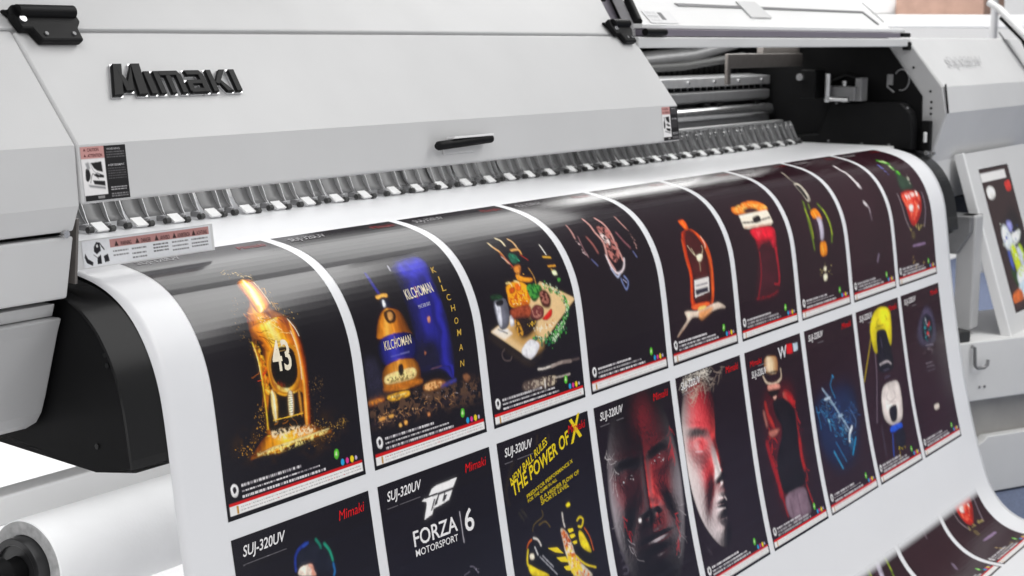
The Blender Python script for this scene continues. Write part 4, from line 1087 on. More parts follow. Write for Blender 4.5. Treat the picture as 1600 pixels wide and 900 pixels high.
# ---------------------------------------------------------------- the sheet surface: v = arc length along the print, u along X
PROF = np.array([(-0.500, 0.5006, 0.0040), (-0.060, 0.0606, 0.0040), (-0.050, 0.0506, 0.0038), (-0.040, 0.0406, 0.0036), (-0.030, 0.0306, 0.0032), (-0.020, 0.0206, 0.0025), (-0.010, 0.0107, 0.0015), (0.000, 0.0007, 0.0003), (0.010, -0.0092, -0.0012), (0.020, -0.0190, -0.0028), (0.030, -0.0288, -0.0048), (0.040, -0.0386, -0.0070), (0.050, -0.0483, -0.0095), (0.060, -0.0578, -0.0124), (0.070, -0.0672, -0.0159), (0.080, -0.0763, -0.0199), (0.090, -0.0852, -0.0246), (0.100, -0.0937, -0.0299), (0.110, -0.1018, -0.0357), (0.120, -0.1094, -0.0422), (0.130, -0.1166, -0.0492), (0.140, -0.1233, -0.0566), (0.150, -0.1294, -0.0645), (0.160, -0.1351, -0.0727), (0.170, -0.1404, -0.0812), (0.180, -0.1452, -0.0899), (0.190, -0.1497, -0.0989), (0.200, -0.1537, -0.1080), (0.210, -0.1574, -0.1174), (0.220, -0.1606, -0.1268), (0.230, -0.1634, -0.1364), (0.240, -0.1658, -0.1461), (0.250, -0.1679, -0.1559), (0.260, -0.1697, -0.1657), (0.270, -0.1714, -0.1756), (0.280, -0.1730, -0.1855), (0.290, -0.1745, -0.1953), (0.300, -0.1760, -0.2052), (0.310, -0.1774, -0.2151), (0.320, -0.1788, -0.2250), (0.330, -0.1802, -0.2349), (0.340, -0.1816, -0.2448), (0.350, -0.1829, -0.2548), (0.360, -0.1842, -0.2647), (0.370, -0.1855, -0.2746), (0.380, -0.1869, -0.2845), (0.390, -0.1883, -0.2944), (0.400, -0.1897, -0.3043), (0.410, -0.1912, -0.3142), (0.420, -0.1927, -0.3241), (0.430, -0.1942, -0.3339), (0.440, -0.1958, -0.3438), (0.450, -0.1974, -0.3537), (0.460, -0.1990, -0.3636), (0.470, -0.2006, -0.3734), (0.480, -0.2023, -0.3833), (0.490, -0.2040, -0.3931), (0.500, -0.2056, -0.4030), (0.510, -0.2073, -0.4129), (0.520, -0.2090, -0.4227), (0.530, -0.2107, -0.4326), (0.540, -0.2124, -0.4424), (0.550, -0.2142, -0.4523), (0.560, -0.2159, -0.4621), (0.570, -0.2177, -0.4720), (0.580, -0.2194, -0.4818), (0.590, -0.2212, -0.4917), (0.600, -0.2230, -0.5015), (0.610, -0.2248, -0.5113), (0.620, -0.2266, -0.5212), (0.630, -0.2284, -0.5310), (0.640, -0.2302, -0.5408), (0.650, -0.2321, -0.5507), (0.660, -0.2339, -0.5605), (0.670, -0.2358, -0.5703), (0.680, -0.2378, -0.5801), (0.690, -0.2398, -0.5899), (0.700, -0.2418, -0.5997), (0.710, -0.2438, -0.6095), (0.720, -0.2459, -0.6193), (0.730, -0.2481, -0.6290), (0.740, -0.2503, -0.6388), (0.750, -0.2525, -0.6485), (0.760, -0.2548, -0.6583), (0.770, -0.2571, -0.6680), (0.780, -0.2595, -0.6777), (0.790, -0.2618, -0.6874), (0.800, -0.2643, -0.6971), (0.810, -0.2668, -0.7068), (0.820, -0.2693, -0.7165), (0.830, -0.2719, -0.7262), (0.840, -0.2745, -0.7358), (0.850, -0.2771, -0.7455), (0.860, -0.2798, -0.7551), (0.870, -0.2825, -0.7647), (0.880, -0.2853, -0.7743), (0.890, -0.2881, -0.7839), (0.900, -0.2910, -0.7935), (0.910, -0.2939, -0.8031), (0.920, -0.2968, -0.8126), (0.930, -0.2998, -0.8222), (0.940, -0.3029, -0.8317), (0.950, -0.3060, -0.8412), (0.960, -0.3091, -0.8507), (0.970, -0.3123, -0.8602), (0.980, -0.3155, -0.8696), (0.990, -0.3189, -0.8791), (1.000, -0.3223, -0.8884), (1.010, -0.3261, -0.8977), (1.020, -0.3301, -0.9068), (1.030, -0.3346, -0.9158), (1.040, -0.3396, -0.9245), (1.050, -0.3450, -0.9329), (1.060, -0.3509, -0.9410), (1.070, -0.3571, -0.9487), (1.080, -0.3639, -0.9562), (1.090, -0.3710, -0.9632), (1.100, -0.3785, -0.9698), (1.110, -0.3864, -0.9759), (1.120, -0.3947, -0.9815), (1.130, -0.4033, -0.9865), (1.140, -0.4124, -0.9908), (1.150, -0.4217, -0.9945), (1.160, -0.4312, -0.9974), (1.170, -0.4409, -0.9997), (1.180, -0.4508, -1.0014), (1.190, -0.4608, -1.0024), (1.200, -0.4707, -1.0030), (1.250, -0.5207, -1.0042), (1.300, -0.5707, -1.0045), (1.900, -1.1656, -1.0045)])
PG, GV, ML, MR = .02248, .02424, .0913, .1203
PW, PH = .297, .42
NCOL = 9


def surf(v):
    """arc length -> y, z, normal y, normal z"""
    v = np.asarray(v, float)
    y = np.interp(v, PROF[:, 0], PROF[:, 1])
    z = np.interp(v, PROF[:, 0], PROF[:, 2])
    e = .012
    dy = np.interp(v + e, PROF[:, 0], PROF[:, 1]) - np.interp(v - e, PROF[:, 0], PROF[:, 1])
    dz = np.interp(v + e, PROF[:, 0], PROF[:, 2]) - np.interp(v - e, PROF[:, 0], PROF[:, 2])
    L = np.hypot(dy, dz)
    return y, z, dz / L, -dy / L


def on_sheet(u, v, off):
    y, z, ny, nz = surf(v)
    # the web is never quite flat: faint tension waves, dying out on the platen
    off = off + .00055 * np.clip((np.asarray(v) - .04) * 6, 0, 1) * (np.sin(u * 9.1 + v * 3.3) + .7 * np.sin(u * 17.3 - v * 5.1 + 1.3) + .5 * np.sin(u * 4.1 + v * 11.0))
    return np.stack([u, y + ny * off, z + nz * off], -1)


def grid_faces(nv, nu):
    i = np.arange(nv - 1)[:, None] * nu + np.arange(nu - 1)[None]
    return np.stack([i, i + nu, i + nu + 1, i + 1], -1).reshape(-1, 4)


def grid_obj(name, co, nv, nu, m, parent, col=None, smooth=True):
    f = grid_faces(nv, nu)
    me = bpy.data.meshes.new(name)
    me.vertices.add(nv * nu)
    me.vertices.foreach_set('co', np.ascontiguousarray(co, np.float32).ravel())
    me.loops.add(f.size)
    me.loops.foreach_set('vertex_index', f.astype(np.int32).ravel())
    me.polygons.add(len(f))
    me.polygons.foreach_set('loop_start', np.arange(0, f.size, 4, dtype=np.int32))
    me.polygons.foreach_set('use_smooth', np.full(len(f), smooth))
    me.update(calc_edges=True)
    me.validate()
    if col is not None:
        at = me.color_attributes.new('Col', 'FLOAT_COLOR', 'POINT')
        at.data.foreach_set('color', np.ascontiguousarray(np.concatenate([col.reshape(-1, 3), np.ones((nv * nu, 1))], 1), np.float32).ravel())
    me.materials.append(M[m])
    o = bpy.data.objects.new(name, me)
    C.objects.link(o)
    if parent:
        adopt(o, parent)
    return o


sheet_root = thing('printed_banner', 'long white sheet printed with rows of dark posters, draped down the front of a printer', 'printed banner', (1.4, -.2, FZ))
SU0, SU1 = -ML, (NCOL - 1) * (PW + PG) + PW + MR
vs_ = np.concatenate([np.arange(-.46, -.05, .05), np.arange(-.05, 1.3, .01), [1.36, 1.5, 1.7, 1.86]])
us_ = np.linspace(SU0, SU1, 150)
U_, V_ = np.meshgrid(us_, vs_)
sh = grid_obj('sheet', on_sheet(U_, V_, 0), len(vs_), len(us_), 'paper', sheet_root)
md = sh.modifiers.new('thickness', 'SOLIDIFY')
md.thickness = .0004
md.offset = -1


def frame_shapes(header, c):
    """what every poster carries: name top left, red mark top right, caption block and strip at the foot"""
    L = []
    if header:
        L += [('l', '8a868c', .6, [(17, 37.5), (104, 36.5)], .1)]
    L += [('q', 'f2f0ee', [(6, 401.5), (291, 401.5), (291, 413.5), (6, 413.5)]), ('q', 'd81418', [(6, 397.5), (291, 397.5), (291, 401.5), (6, 401.5)]),
          ('q', 'c08a20', [(19, 402.5), (23, 402.5), (23, 413), (19, 413)]),
          ('p', 'f4f2f2', [(12, 378), (18, 373), (25, 376), (27, 384), (22, 391), (14, 388)], .3, 1), ('p', '2a242a', [(16, 379), (21, 377), (23, 383), (18, 386)], .3, 1),
          ('p', '58c030', [(230, 378), (233, 371), (240, 372), (241, 380), (236, 385), (231, 383)], .3, 1), ('p', 'e8f4c0', [(232, 379), (236, 373), (237, 380)], .4, 1),
          ('e', '28a8e0', (247, 391.5), 4.0), ('e', 'e83a98', (258, 391.5), 3.6), ('e', 'f4d820', (269, 391.5), 4.2), ('e', 'c8b8d8', (278.5, 391.5), 2.6)]
    return L


FEET = (((33, 380), (156, 380), 4.2), ((33, 387), (196, 387), 3.0), ((33, 394.5), (208, 394.5), 4.0))
KINDS = {
    11: 'poster of an amber bottle marked 43 in golden splashes', 12: 'poster of a whisky bottle in front of a blue box', 13: 'poster of food and herbs on a wooden board',
    14: 'poster of a pale pink chrome shape on black', 15: 'poster of a round red bottle with a stag', 16: 'poster of a red drink under a white and orange lid',
    17: 'poster of a bottle between two green arcs', 18: 'nearly black poster with a few pale marks', 19: 'poster of a glass with green leaves and red fruit',
    21: 'poster with a blue and green outlined head', 22: 'poster with a white emblem and the words FORZA MOTORSPORT 6', 23: 'poster with yellow headline and yellow black sports shoes',
    24: 'poster of a face lit in red from the front', 25: 'poster of half a face with pale hair', 26: 'poster of a person in a pale top hat and red coat',
    27: 'poster of blue machine parts on black', 28: 'poster of a yellow strap and white watch', 29: 'poster of a small dark bottle outline'}
NU = {1: 270, 2: 228, 3: 196, 4: 165, 5: 150, 6: 132, 7: 124, 8: 112, 9: 112}


def poster(r, c):
    art = ART['%d%d' % (1 if r == 3 else r, c)]
    u0 = (c - 1) * (PW + PG)
    v0 = {1: 0., 2: PH + GV, 3: .805}[r]
    nu = NU[c]
    nv = int(nu * PH / PW)
    pa = Paint(297, 420, nu, nv, ('140f18', '140f17', '150f18', '170f19', '1c1019', '22121b', '28131c', '2d151e', '31161f', '31161f')[c], r * 10 + c)  # base black lightens and warms to the right: haze painted into the ink
    # quiet tonal drift of the printed black
    pa.im *= (.85 + .3 * pa.noise(pa.H, pa.W, pa.W / 3))[..., None]
    texts = []
    if (r, c) == (2, 4):
        pa.face((152, 180, 140, 215, 105),
                [(89, 136, 30, 17, .1, -20), (214, 134, 30, 17, -.1, -20), (89, 138, 15, 9, .1, 9), (214, 136, 15, 9, -.1, 9), (88, 112, 34, 8, .1, 9), (214, 108, 34, 8, -.15, 9),
                 (156, 170, 10, 48, .05, 20), (160, 214, 17, 12, 0, 18), (133, 220, 9, 7, 0, 7), (186, 218, 9, 7, 0, 7), (140, 228, 6, 4, 0, -9), (180, 227, 6, 4, 0, -9),
                 (168, 263, 30, 7, 0, 9), (166, 283, 28, 8, 0, 11), (168, 272, 34, 3, 0, -9), (165, 316, 28, 18, 0, 13), (165, 298, 24, 6, 0, -6), (62, 200, 26, 26, 0, 12), (240, 200, 24, 26, 0, 12), (80, 235, 14, 34, .5, -10), (228, 240, 14, 34, -.5, -10), (158, 60, 60, 34, 0, 8)],
                [((.35, -.25, .9), 14, '5e1218', (185, 150, 70)), ((.55, -.1, .8), 16, 'd83830', (160, 195, 40)), ((-.6, -.35, .7), 14, '701419', (70, 190, 50)), ((-.97, -.1, .22), 5, 'a8a0a4', (14, 190, 75)), ((.97, 0, .25), 5, '989094', (266, 230, 80)),
                 ((.1, -.8, .6), 18, 'c0b4b8', (165, 285, 34)), ((.2, -.55, .8), 14, '6e141a', (170, 60, 30)), ((.0, -.3, .95), 3, '0e070b', (150, 180, 0))], rough=.9)
    if (r, c) == (2, 5):
        pa.face((95, 190, 112, 205, 96),
                [(62, 138, 34, 22, .2, -24), (64, 142, 14, 9, .2, 9), (58, 108, 40, 9, .2, 10), (132, 140, 12, 16, 0, -10), (138, 185, 12, 38, -.22, 30), (148, 212, 14, 11, 0, 22), (122, 220, 9, 8, 0, 9), (134, 229, 9, 4, 0, -10),
                 (138, 264, 16, 7, .1, 14), (128, 284, 17, 8, .1, 14), (134, 274, 20, 3, .1, -10), (118, 325, 24, 20, 0, 18), (122, 301, 18, 7, 0, -8), (62, 210, 30, 30, 0, 14), (88, 252, 14, 34, .6, -12)],
                [((-.9, -.1, .4), 3, 'f0e4e0', (18, 170, 75)), ((-.75, .2, .6), 5, 'e4d8d8', (60, 300, 55)), ((-.2, -.3, .9), 6, 'd83038', (75, 95, 50)), ((-.1, 0, .95), 9, 'c82830', (75, 190, 45)), ((.35, -.1, .9), 10, 'f05048', (136, 165, 32)), ((-.5, -.1, .8), 9, 'f4e8e4', (136, 215, 26)), ((-.4, -.3, .8), 9, 'ece0e0', (128, 275, 24)), ((-.3, -.1, .9), 9, 'b8a8a8', (112, 330, 32)), ((0, -.3, .95), 2, '140a10', (90, 190, 0))],
                [(14, 40), (60, 20), (120, 20), (150, 60), (146, 110), (138, 140), (146, 175), (162, 208), (156, 224), (146, 236), (152, 262), (144, 272), (148, 284), (138, 300), (146, 325), (134, 350), (104, 356), (70, 335), (30, 285), (6, 215), (3, 120)], rough=.8)
    for s in art:
        if s[0] == 't':
            texts.append(s)
        else:
            pa.draw(s)
    if r != 3:
        pa.bloom()
    for s in frame_shapes(r != 1, c):
        if s[0] == 'q':
            pa.comp(pa.mask([s[2]], 0), s[1])
        elif s[0] == 'e':
            pa.comp(pa.mask([[(s[2][0] + s[3] * math.cos(t), s[2][1] + s[3] * 1.15 * math.sin(t)) for t in np.arange(0, 6.28, .3)]], .2), s[1])
        else:
            pa.draw(s)
    # caption lines: runs of tiny strokes
    rg = pa.rng
    for (a, b, h) in FEET:
        x = a[0]
        while x < b[0]:
            wd = 1.2 + 5 * rg.random()
            pa.comp(pa.mask([[(x, a[1] - h * .8), (min(x + wd, b[0]), a[1] - h * .8), (min(x + wd, b[0]), a[1]), (x, a[1])]], .25), 'e6e2e4' if rg.random() < .8 else '9a949a')
            x += wd + .8 + 1.2 * rg.random()
    for y in (405.5, 410):
        x = 28
        while x < 284:
            wd = 1 + 4 * rg.random()
            pa.comp(pa.mask([[(x, y - 1.2), (x + wd, y - 1.2), (x + wd, y), (x, y)]], .2), 'a8a4a4' if rg.random() < .85 else 'c86a6a')
            x += wd + 1.2 + rg.random()
    # thin black rim of the print
    e = 2.2
    for q in ([(0, 0), (297, 0), (297, e), (0, e)], [(0, 416), (297, 416), (297, 420), (0, 420)], [(0, 0), (e, 0), (e, 420), (0, 420)], [(297 - e, 0), (297, 0), (297, 420), (297 - e, 420)]):
        pa.comp(pa.mask([q], 0), '0a080a')
    img = pa.out()
    uu, vv = np.linspace(0, PW, nu), np.linspace(0, PH, nv)
    if r == 3:
        k0 = int(nv * .205 / PH)
        vv, img = vv[k0:], img[k0:]
        f = np.clip((vv - .208) / .024, 0, 1)
        f = (f * f * (3 - 2 * f))[:, None, None]
        img = img * f + np.array((.80, .805, .825)) * (1 - f)
        nv = len(vv)
    U, V = np.meshgrid(uu, vv)
    o = grid_obj('poster', on_sheet(U + u0, V + v0, .0004), nv, nu, 'ink', sheet_root, img)
    o['label'] = KINDS[(1 if r == 3 else r) * 10 + c] + (', its top faded out' if r == 3 else '')
    # lettering
    if r == 3:
        return o
    T = [(q[1], q[2], q[3], q[4], q[5], q[6], q[7]) for q in texts]
    if (r, c) == (2, 6):
        T += [('SUJ-320UV', 'f4f2f2', (20, 62), (96, 62), 19, 1.0, .25), ('Mimaki', 'e01418', (20, 33), (78, 33), 12, 0, .25)]
    elif r == 2:
        T += [('SUJ-320UV', 'f4f2f2', (17, 31), (101, 30), 19, 1.0, .25), ('Mimaki', 'e01418', (222, 27), (280, 26), 14, 0, .25)]
    else:
        T += [('SUJ-320UV', 'a8a6a8', (17, 31), (101, 31), 17, .6, .25), ('Mimaki', '9a1014', (222, 27), (280, 27), 13, 0, .25)]  # top row header dulled: washing-out by glare put into the letter colours
    if (r, c) == (1, 5):
        T += [('RED DEER RESERVE', 'd8d0d0', (92, 52), (200, 52), 7, .2, 0)] if False else []
    vs, fs, cs = [], [], []
    for i, (txt, col, a, b, h, bo, sl) in enumerate(T):
        if txt == 'I':
            mx_, my_ = (a[0] + b[0]) / 2, (a[1] + b[1]) / 2
            a, b = (mx_ - 1.4, my_), (mx_ + 1.4, my_)
        q, f = place_text(txt, a, b, h, bo, sl)
        if not len(q):
            continue
        off = len(vs)
        P = on_sheet(q[:, 0] / 1000 + u0, q[:, 1] / 1000 + v0, .0008 + .00004 * i)
        vs += P.tolist()
        fs += [[k + off for k in g] for g in f]
        cs += [(*lin(col), 1)] * len(q)
    me = o.data
    t = MB()
    t.v, t.f, t.sm = vs, fs, [False] * len(fs)
    tmp = t.build('tmp', 'ink', None, col=cs)
    bm = bmesh.new()
    bm.from_mesh(me)
    bm.from_mesh(tmp.data)
    bm.to_mesh(me)
    bm.free()
    bpy.data.objects.remove(tmp)
    return o


for r in (1, 2):
    for c in range(1, 10):
        poster(r, c)
for c in range(1, 10):
    poster(3, c)

# ---------------------------------------------------------------- the printer
printer = thing('large_format_printer', 'long pale grey wide printer with black logo on its cover, right lid raised', 'printer', (1.48, .2, FZ))
XL, XM, XR, XE = -.152, 1.468, 3.10, 4.9
seam, bend, low = (.012, .302), (-.093, .167), (-.101, .097)
SD = Vector((0, .105, .135)).normalized()          # up the sloping panel
SN = Vector((0, -.135, .105)).normalized()         # out of the sloping panel


def sl(x, t, off=0.):
    """point on the sloping panel: t metres up from the bend"""
    return Vector((x, *bend)) + SD * t + SN * off


# housings at both ends
hl = MB().px([(.42, .299), seam, bend, (-.098, .094), (-.086, .062), (.42, .062)], -1.6, XL).build('end_housing', 'paint', printer, .003)
lp = MB().px([(-.086, .056), (-.072, -.022), (.2, -.028), (.2, .056)], -1.6, XL).build('side_panel', 'paint', hl, .003)
MB().px([(-.066, .054), (-.066, .064), (.2, .064), (.2, .054)], -1.6, XL - .004).build('shadow_gap', 'dark', hl)
MB().px([(-.054, -.030), (-.049, -.046), (.2, -.046), (.2, -.030)], -1.6, XL - .004).build('trim_strip', 'paint', hl, .001)
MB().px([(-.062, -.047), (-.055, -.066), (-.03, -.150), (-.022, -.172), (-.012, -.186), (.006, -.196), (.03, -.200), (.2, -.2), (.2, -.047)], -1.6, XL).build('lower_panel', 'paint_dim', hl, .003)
MB().tube([(XL - .016, -.086, .060), (XL - .016, -.0915, .060)], .005).build('screw', 'steel', hl)
hr = MB().px([(.42, .302), (.006, .302), (-.106, .168), (-.119, .095), (-.078, -.045), (-.078, -.16), (.42, -.16)], XR + .008, XE).build('end_housing', 'paint', printer, .004)
hr['label'] = 'right end housing with faint grey lettering'
MB().px([(-.1105, .176), (-.122, .0955), (-.1195, .094), (-.108, .1755)], XR + .004, XR + .012).build('edge_trim', 'dark', hr)
mb = MB()
q, f = place_text('SUJ-320UV', (0, 0), (.33, 0), .040, .6, .25)
mb.v = [tuple(sl(3.26 + a, .055 - b - .006 + .006, .0125) + Vector((0, -.006, 0))) for a, b in q]
mb.f, mb.sm = f, [False] * len(f)
mb.build('lettering', 'paint_dim', hr)
MB().prism([sl(4.02, -.004, .012), sl(4.02, .19, .012), sl(4.026, .19, .012), sl(4.026, -.004, .012)], -SN * .004).build('panel_seam', 'midgrey', hr)
MB().px([(-.08, -.16), (-.06, -.245), (.3, -.245), (.3, -.16)], XR + .03, XR + .5).build('lower_bar', 'black', printer, .004)

# roof along the whole left half
rf = Vector((0, .707, .707))


def roof(x, t, off=0.):
    return Vector((x, .016, .306)) + rf * t + Vector((0, -.707, .707)) * off


roofp = MB().prism([roof(-1.6, 0), roof(1.418, 0), roof(1.492, .15), roof(1.60, .40), roof(-1.6, .40)], (0, .02, -.02)).build('roof_panel', 'paint', printer, .003)
MB().px([(.30, .60), (1.4, .60), (1.4, .58), (.30, .58)], -1.6, XE).build('roof_top', 'paint_white', printer, .003)

# front cover
cov = MB().px([seam, bend, low, (-.096, .094), (-.088, .1), (-.081, .163), (.022, .293)], XL + .003, XM).build('front_cover', 'paint', printer, .003)
cov['label'] = 'long front cover with logo lettering, two warning stickers and a black handle'
LOGO = [[(0, 0), (0, 50), (14, 50), (14, 0)], [(38, 0), (38, 50), (52, 50), (52, 0)], [(13.5, 50), (20, 6), (32, 6), (26, 22)], [(38.5, 50), (26, 22), (24, 6), (32, 6)],
        [(58, 0), (58, 37), (68, 37), (68, 0)],
        [(73, 0), (73, 37), (82, 37), (82, 0)], [(91, 0), (91, 30), (99, 30), (99, 0)], [(108, 0), (108, 31), (117, 31), (117, 0)], [(81.5, 29), (81.5, 37), (112, 37), (117, 29)],
        [(145, 0), (145, 31), (154, 31), (154, 0)], [(126, 29), (124, 37), (149, 37), (154, 29)], [(123, 14), (123, 21), (145.5, 21), (145.5, 14)], [(123, 0), (123, 7), (145.5, 7), (145.5, 0)], [(121, 2), (121, 19), (130, 19), (130, 2)],
        [(160, 0), (160, 37), (169, 37), (169, 0)], [(168, 15), (183, 37), (194, 37), (175, 12)], [(173, 20), (178, 22), (195, 0), (184, 0)], [(200, 0), (200, 37), (210, 37), (210, 0)]]
for grow, m, off, th in ((1.6, 'steel', .0005, .003), (0, 'black', .0030, .0045)):
    mb = MB()
    for i, pl in enumerate(LOGO):
        cx, cy = sum(q[0] for q in pl) / 4, sum(q[1] for q in pl) / 4
        pts = []
        for x, y in pl:
            x += grow * (1 if x > cx else -1)
            y += grow * (1 if y > cy else -1)
            pts.append(sl(-.050 + x * .001165 + y * (.00055 if cx < 12 else .00030 if cx < 53 else .00016), .066 + y * .00098, off))
        mb.prism(pts, SN * (th + i * .00005))
    mb.build('logo_rim' if m == 'steel' else 'logo_lettering', m, cov, .0008 if grow == 0 else 0)


def hinge(x0, w_, lab):
    h = MB()
    pr = [(x0 - .004, .166), (x0 + .012, .166), (x0 + .018, .148), (x0 + w_, .148), (x0 + w_ + .002, .168), (x0 + w_ + .012, .178), (x0 + w_ + .010, .196), (x0 + w_, .202), (x0, .204), (x0 - .008, .188)]
    h.prism([sl(x, t, .001) for x, t in pr], SN * .012)
    o = h.build('hinge', 'black', cov, .003)
    b = MB().tube([sl(x0 + .002, .192, .013), sl(x0 + w_ + .006, .192, .013)], .009, 16).build('hinge_barrel', 'black', cov, 0)
    MB().prism([roof(x0 + .0, .008, .001), roof(x0 + w_ * .9, .008, .001), roof(x0 + w_ * .86, .026, .001), roof(x0 - .01, .026, .001)], Vector((0, -.707, .707)) * .006).build('hinge_leaf', 'black', cov, .002)
    MB().tube([sl(x0 + .004, .180, .012), sl(x0 + .004, .180, .0155)], .0052, 16).build('hinge_pin', 'steel', cov)
    for xx in (x0 + .030, x0 + w_ - .012):
        MB().tube([sl(xx, .158, .012), sl(xx, .158, .0145)], .0028, 12).build('screw', 'midgrey', cov)


hinge(-.142, .088, '')
hinge(1.385, .060, '')

# cover handle
FN = Vector((0, -.99, .11)).normalized()


def fr(x, t, off=0.):
    """point on the upright strip of the cover: t metres up from its foot"""
    d = Vector((0, bend[0] - low[0], bend[1] - low[1])).normalized()
    return Vector((x, *low)) + d * t + FN * off


hd = MB().tube([fr(.592, .030, .012), fr(.597, .031, .014), fr(.748, .0355, .014), fr(.753, .036, .012)], [.004, .0072, .0072, .004], 16).build('cover_handle', 'black', cov)
MB().obox(fr(.632, .040, .006), (.116, 0, 0), fr(0, .0035) - fr(0, 0), FN * .016).build('handle_lip', 'paint_white', hd, .001)
MB().obox(fr(.625, .016, .0), (.09, 0, 0), fr(0, .018) - fr(0, 0), FN * .004).build('handle_foot', 'paint', hd, .002)


def flat_print(name, o, eu, ev, wmm, hmm, nu, bg, shapes, texts, parent, nrm, m='print'):
    """a sticker: origin o (top left), eu along, ev down"""
    o, eu, ev, nrm = map(lambda q: np.array(q, float), (o, eu, ev, nrm))
    nv = max(2, int(nu * hmm / wmm))
    pa = Paint(wmm, hmm, nu, nv, bg, len(shapes))
    for s in shapes:
        if s[0] == 'q':
            pa.comp(pa.mask([s[2]], s[3] if len(s) > 3 else 0), s[1])
        else:
            pa.draw(s)
    U, V = np.meshgrid(np.linspace(0, 1, nu), np.linspace(0, 1, nv))
    co = o + U[..., None] * eu + V[..., None] * ev + nrm * .0006
    ob = grid_obj(name, co.reshape(-1, 3), nv, nu, m, parent, pa.out())
    if texts:
        mb = MB()
        cs = []
        for txt, col, a, b, h, bo in texts:
            q, f = place_text(txt, a, b, h, bo, 0)
            k0 = len(mb.v)
            mb.v += (o + (q[:, :1] / wmm) * eu + (q[:, 1:] / hmm) * ev + nrm * .0011).tolist()
            mb.f += [[k + k0 for k in g] for g in f]
            mb.sm += [False] * len(f)
            cs += [(*lin(col), 1)] * len(q)
        # parts go three levels deep at most, so the words join the sticker's own mesh
        t = mb.build('lettering', m, None, col=cs)
        bm = bmesh.new()
        bm.from_mesh(ob.data)
        bm.from_mesh(t.data)
        bm.to_mesh(ob.data)
        bm.free()
        bpy.data.objects.remove(t)
    return ob


def rect(c, x0, y0, x1, y1):
    return ('q', c, [(x0, y0), (x1, y0), (x1, y1), (x0, y1)])


def lines(rng, col, x0, x1, ys, h):
    L = []
    for y in ys:
        x = x0
        while x < x1:
            w_ = 1 + 4 * rng.random()
            L.append(rect(col, x, y - h, min(x + w_, x1), y))
            x += w_ + .9
    return L


rg = random.Random(4)
warn = [rect('c89490', 0, 0, 39, 15), rect('161416', 39, 0, 76, 66), rect('eceaea', 1, 16.5, 39, 58), rect('161416', 1, 59, 39, 66), rect('8a8888', 22, 60.5, 33, 63.5),
        ('p', '5a2828', [(5, 5.5), (7, 2), (9, 5.5)], .1, 0), ('p', '5a2828', [(5, 12.5), (7, 9), (9, 12.5)], .1, 0),
        ('p', '141214', [(15, 20), (33, 19), (34, 32), (25, 30), (20, 27)], .3, 0), ('p', '141214', [(6, 28), (11, 27), (13, 36), (9, 42), (5, 40)], .4, 1), ('p', '141214', [(18, 35), (24, 32), (35, 36), (35, 39), (24, 38)], .3, 0),
        ('p', '141214', [(16, 41), (36, 43), (36, 49), (18, 46)], .3, 0), ('p', '8a8a8c', [(8, 46), (36, 50), (36, 53), (10, 49)], .6, 0), ('p', '9a9a9c', [(6, 20), (12, 19), (14, 27), (9, 28)], .6, 0),
        ('l', 'b8b8ba', 1.2, [(14, 20), (19, 30), (28, 35)], .3), ('l', '3a3a3c', 1, [(12, 44), (17, 33), (26, 40)], .3)]
warn += lines(rg, '6a686a', 43, 73, (9, 12, 15), 1.2) + lines(rg, '5a585a', 43, 73, (29, 32, 35, 38, 41), 1.2) + lines(rg, 'a8a6a8', 45, 72, (52, 55), 1.4) + lines(rg, '8a888a', 45, 73, (60, 63), 1.4)
wt = [('CAUTION', '5a2828', (11, 6), (30, 6), 4, .3), ('ATTENTION', '5a2828', (11, 13), (35, 13), 4, .3), ('WARNING', 'b8b6b8', (43, 5.5), (66, 5.5), 2.6, .4), ('AVERTISSEMENT', 'c8c6c8', (43, 25.5), (71, 25.5), 2.6, .4)]
dn = (fr(0, 0) - fr(0, .066))
for x0, wx in ((-.146, .076), (1.396, .068)):
    o0 = fr(x0, .0675, 0)
    lb = flat_print('warning_label', o0, (wx, 0, 0), dn, 76, 66, 110, 'e4e2e2', warn, wt, cov, FN)

# raised lid over the right half
NR = Vector((0, -.707, .707))
lid = MB().prism([roof(1.508, .018), roof(3.052, .018), roof(3.05, .034), roof(2.985, .145), roof(2.93, .28), roof(1.66, .28), roof(1.59, .145), roof(1.525, .034)], NR * -.025).build('raised_lid', 'paint_white', printer, .003)
MB().prism([roof(1.79, .094, .0005), roof(2.93, .094, .0005), roof(2.94, .088, .0005), roof(1.80, .086, .0005)], NR * .002).build('lid_groove', 'midgrey', lid)
MB().prism([roof(2.93, .094, .0005), roof(2.945, .094, .0005), roof(2.985, .045, .0005), roof(2.97, .045, .0005)], NR * .002).build('lid_groove', 'midgrey', lid)
MB().prism([roof(3.0, .13, .0006), roof(3.012, .13, .0006), roof(3.047, .055, .0006), roof(3.035, .055, .0006)], NR * .002).build('lid_slot', 'paint_dim', lid)
sp = [rect('8a8a8c', 5, 12, 40, 13.5), rect('6a6a6c', 44, 4, 58, 22), rect('a8a8aa', 8, 20, 38, 21)] + lines(rg, 'a0a0a2', 6, 40, (5, 9, 17, 25), 1.5)
flat_print('lid_label', roof(1.600, .068, .001), (.13, 0, 0), Vector(roof(0, .030)) - Vector(roof(0, .066)), 90, 30, 90, 'e2e2e3', sp, [], lid, NR)
MB().prism([roof(2.13, .11, .001), roof(2.24, .11, .001), roof(2.26, .055, .001), roof(2.14, .055, .001)], NR * .004).build('lid_latch', 'paint', lid, .002)
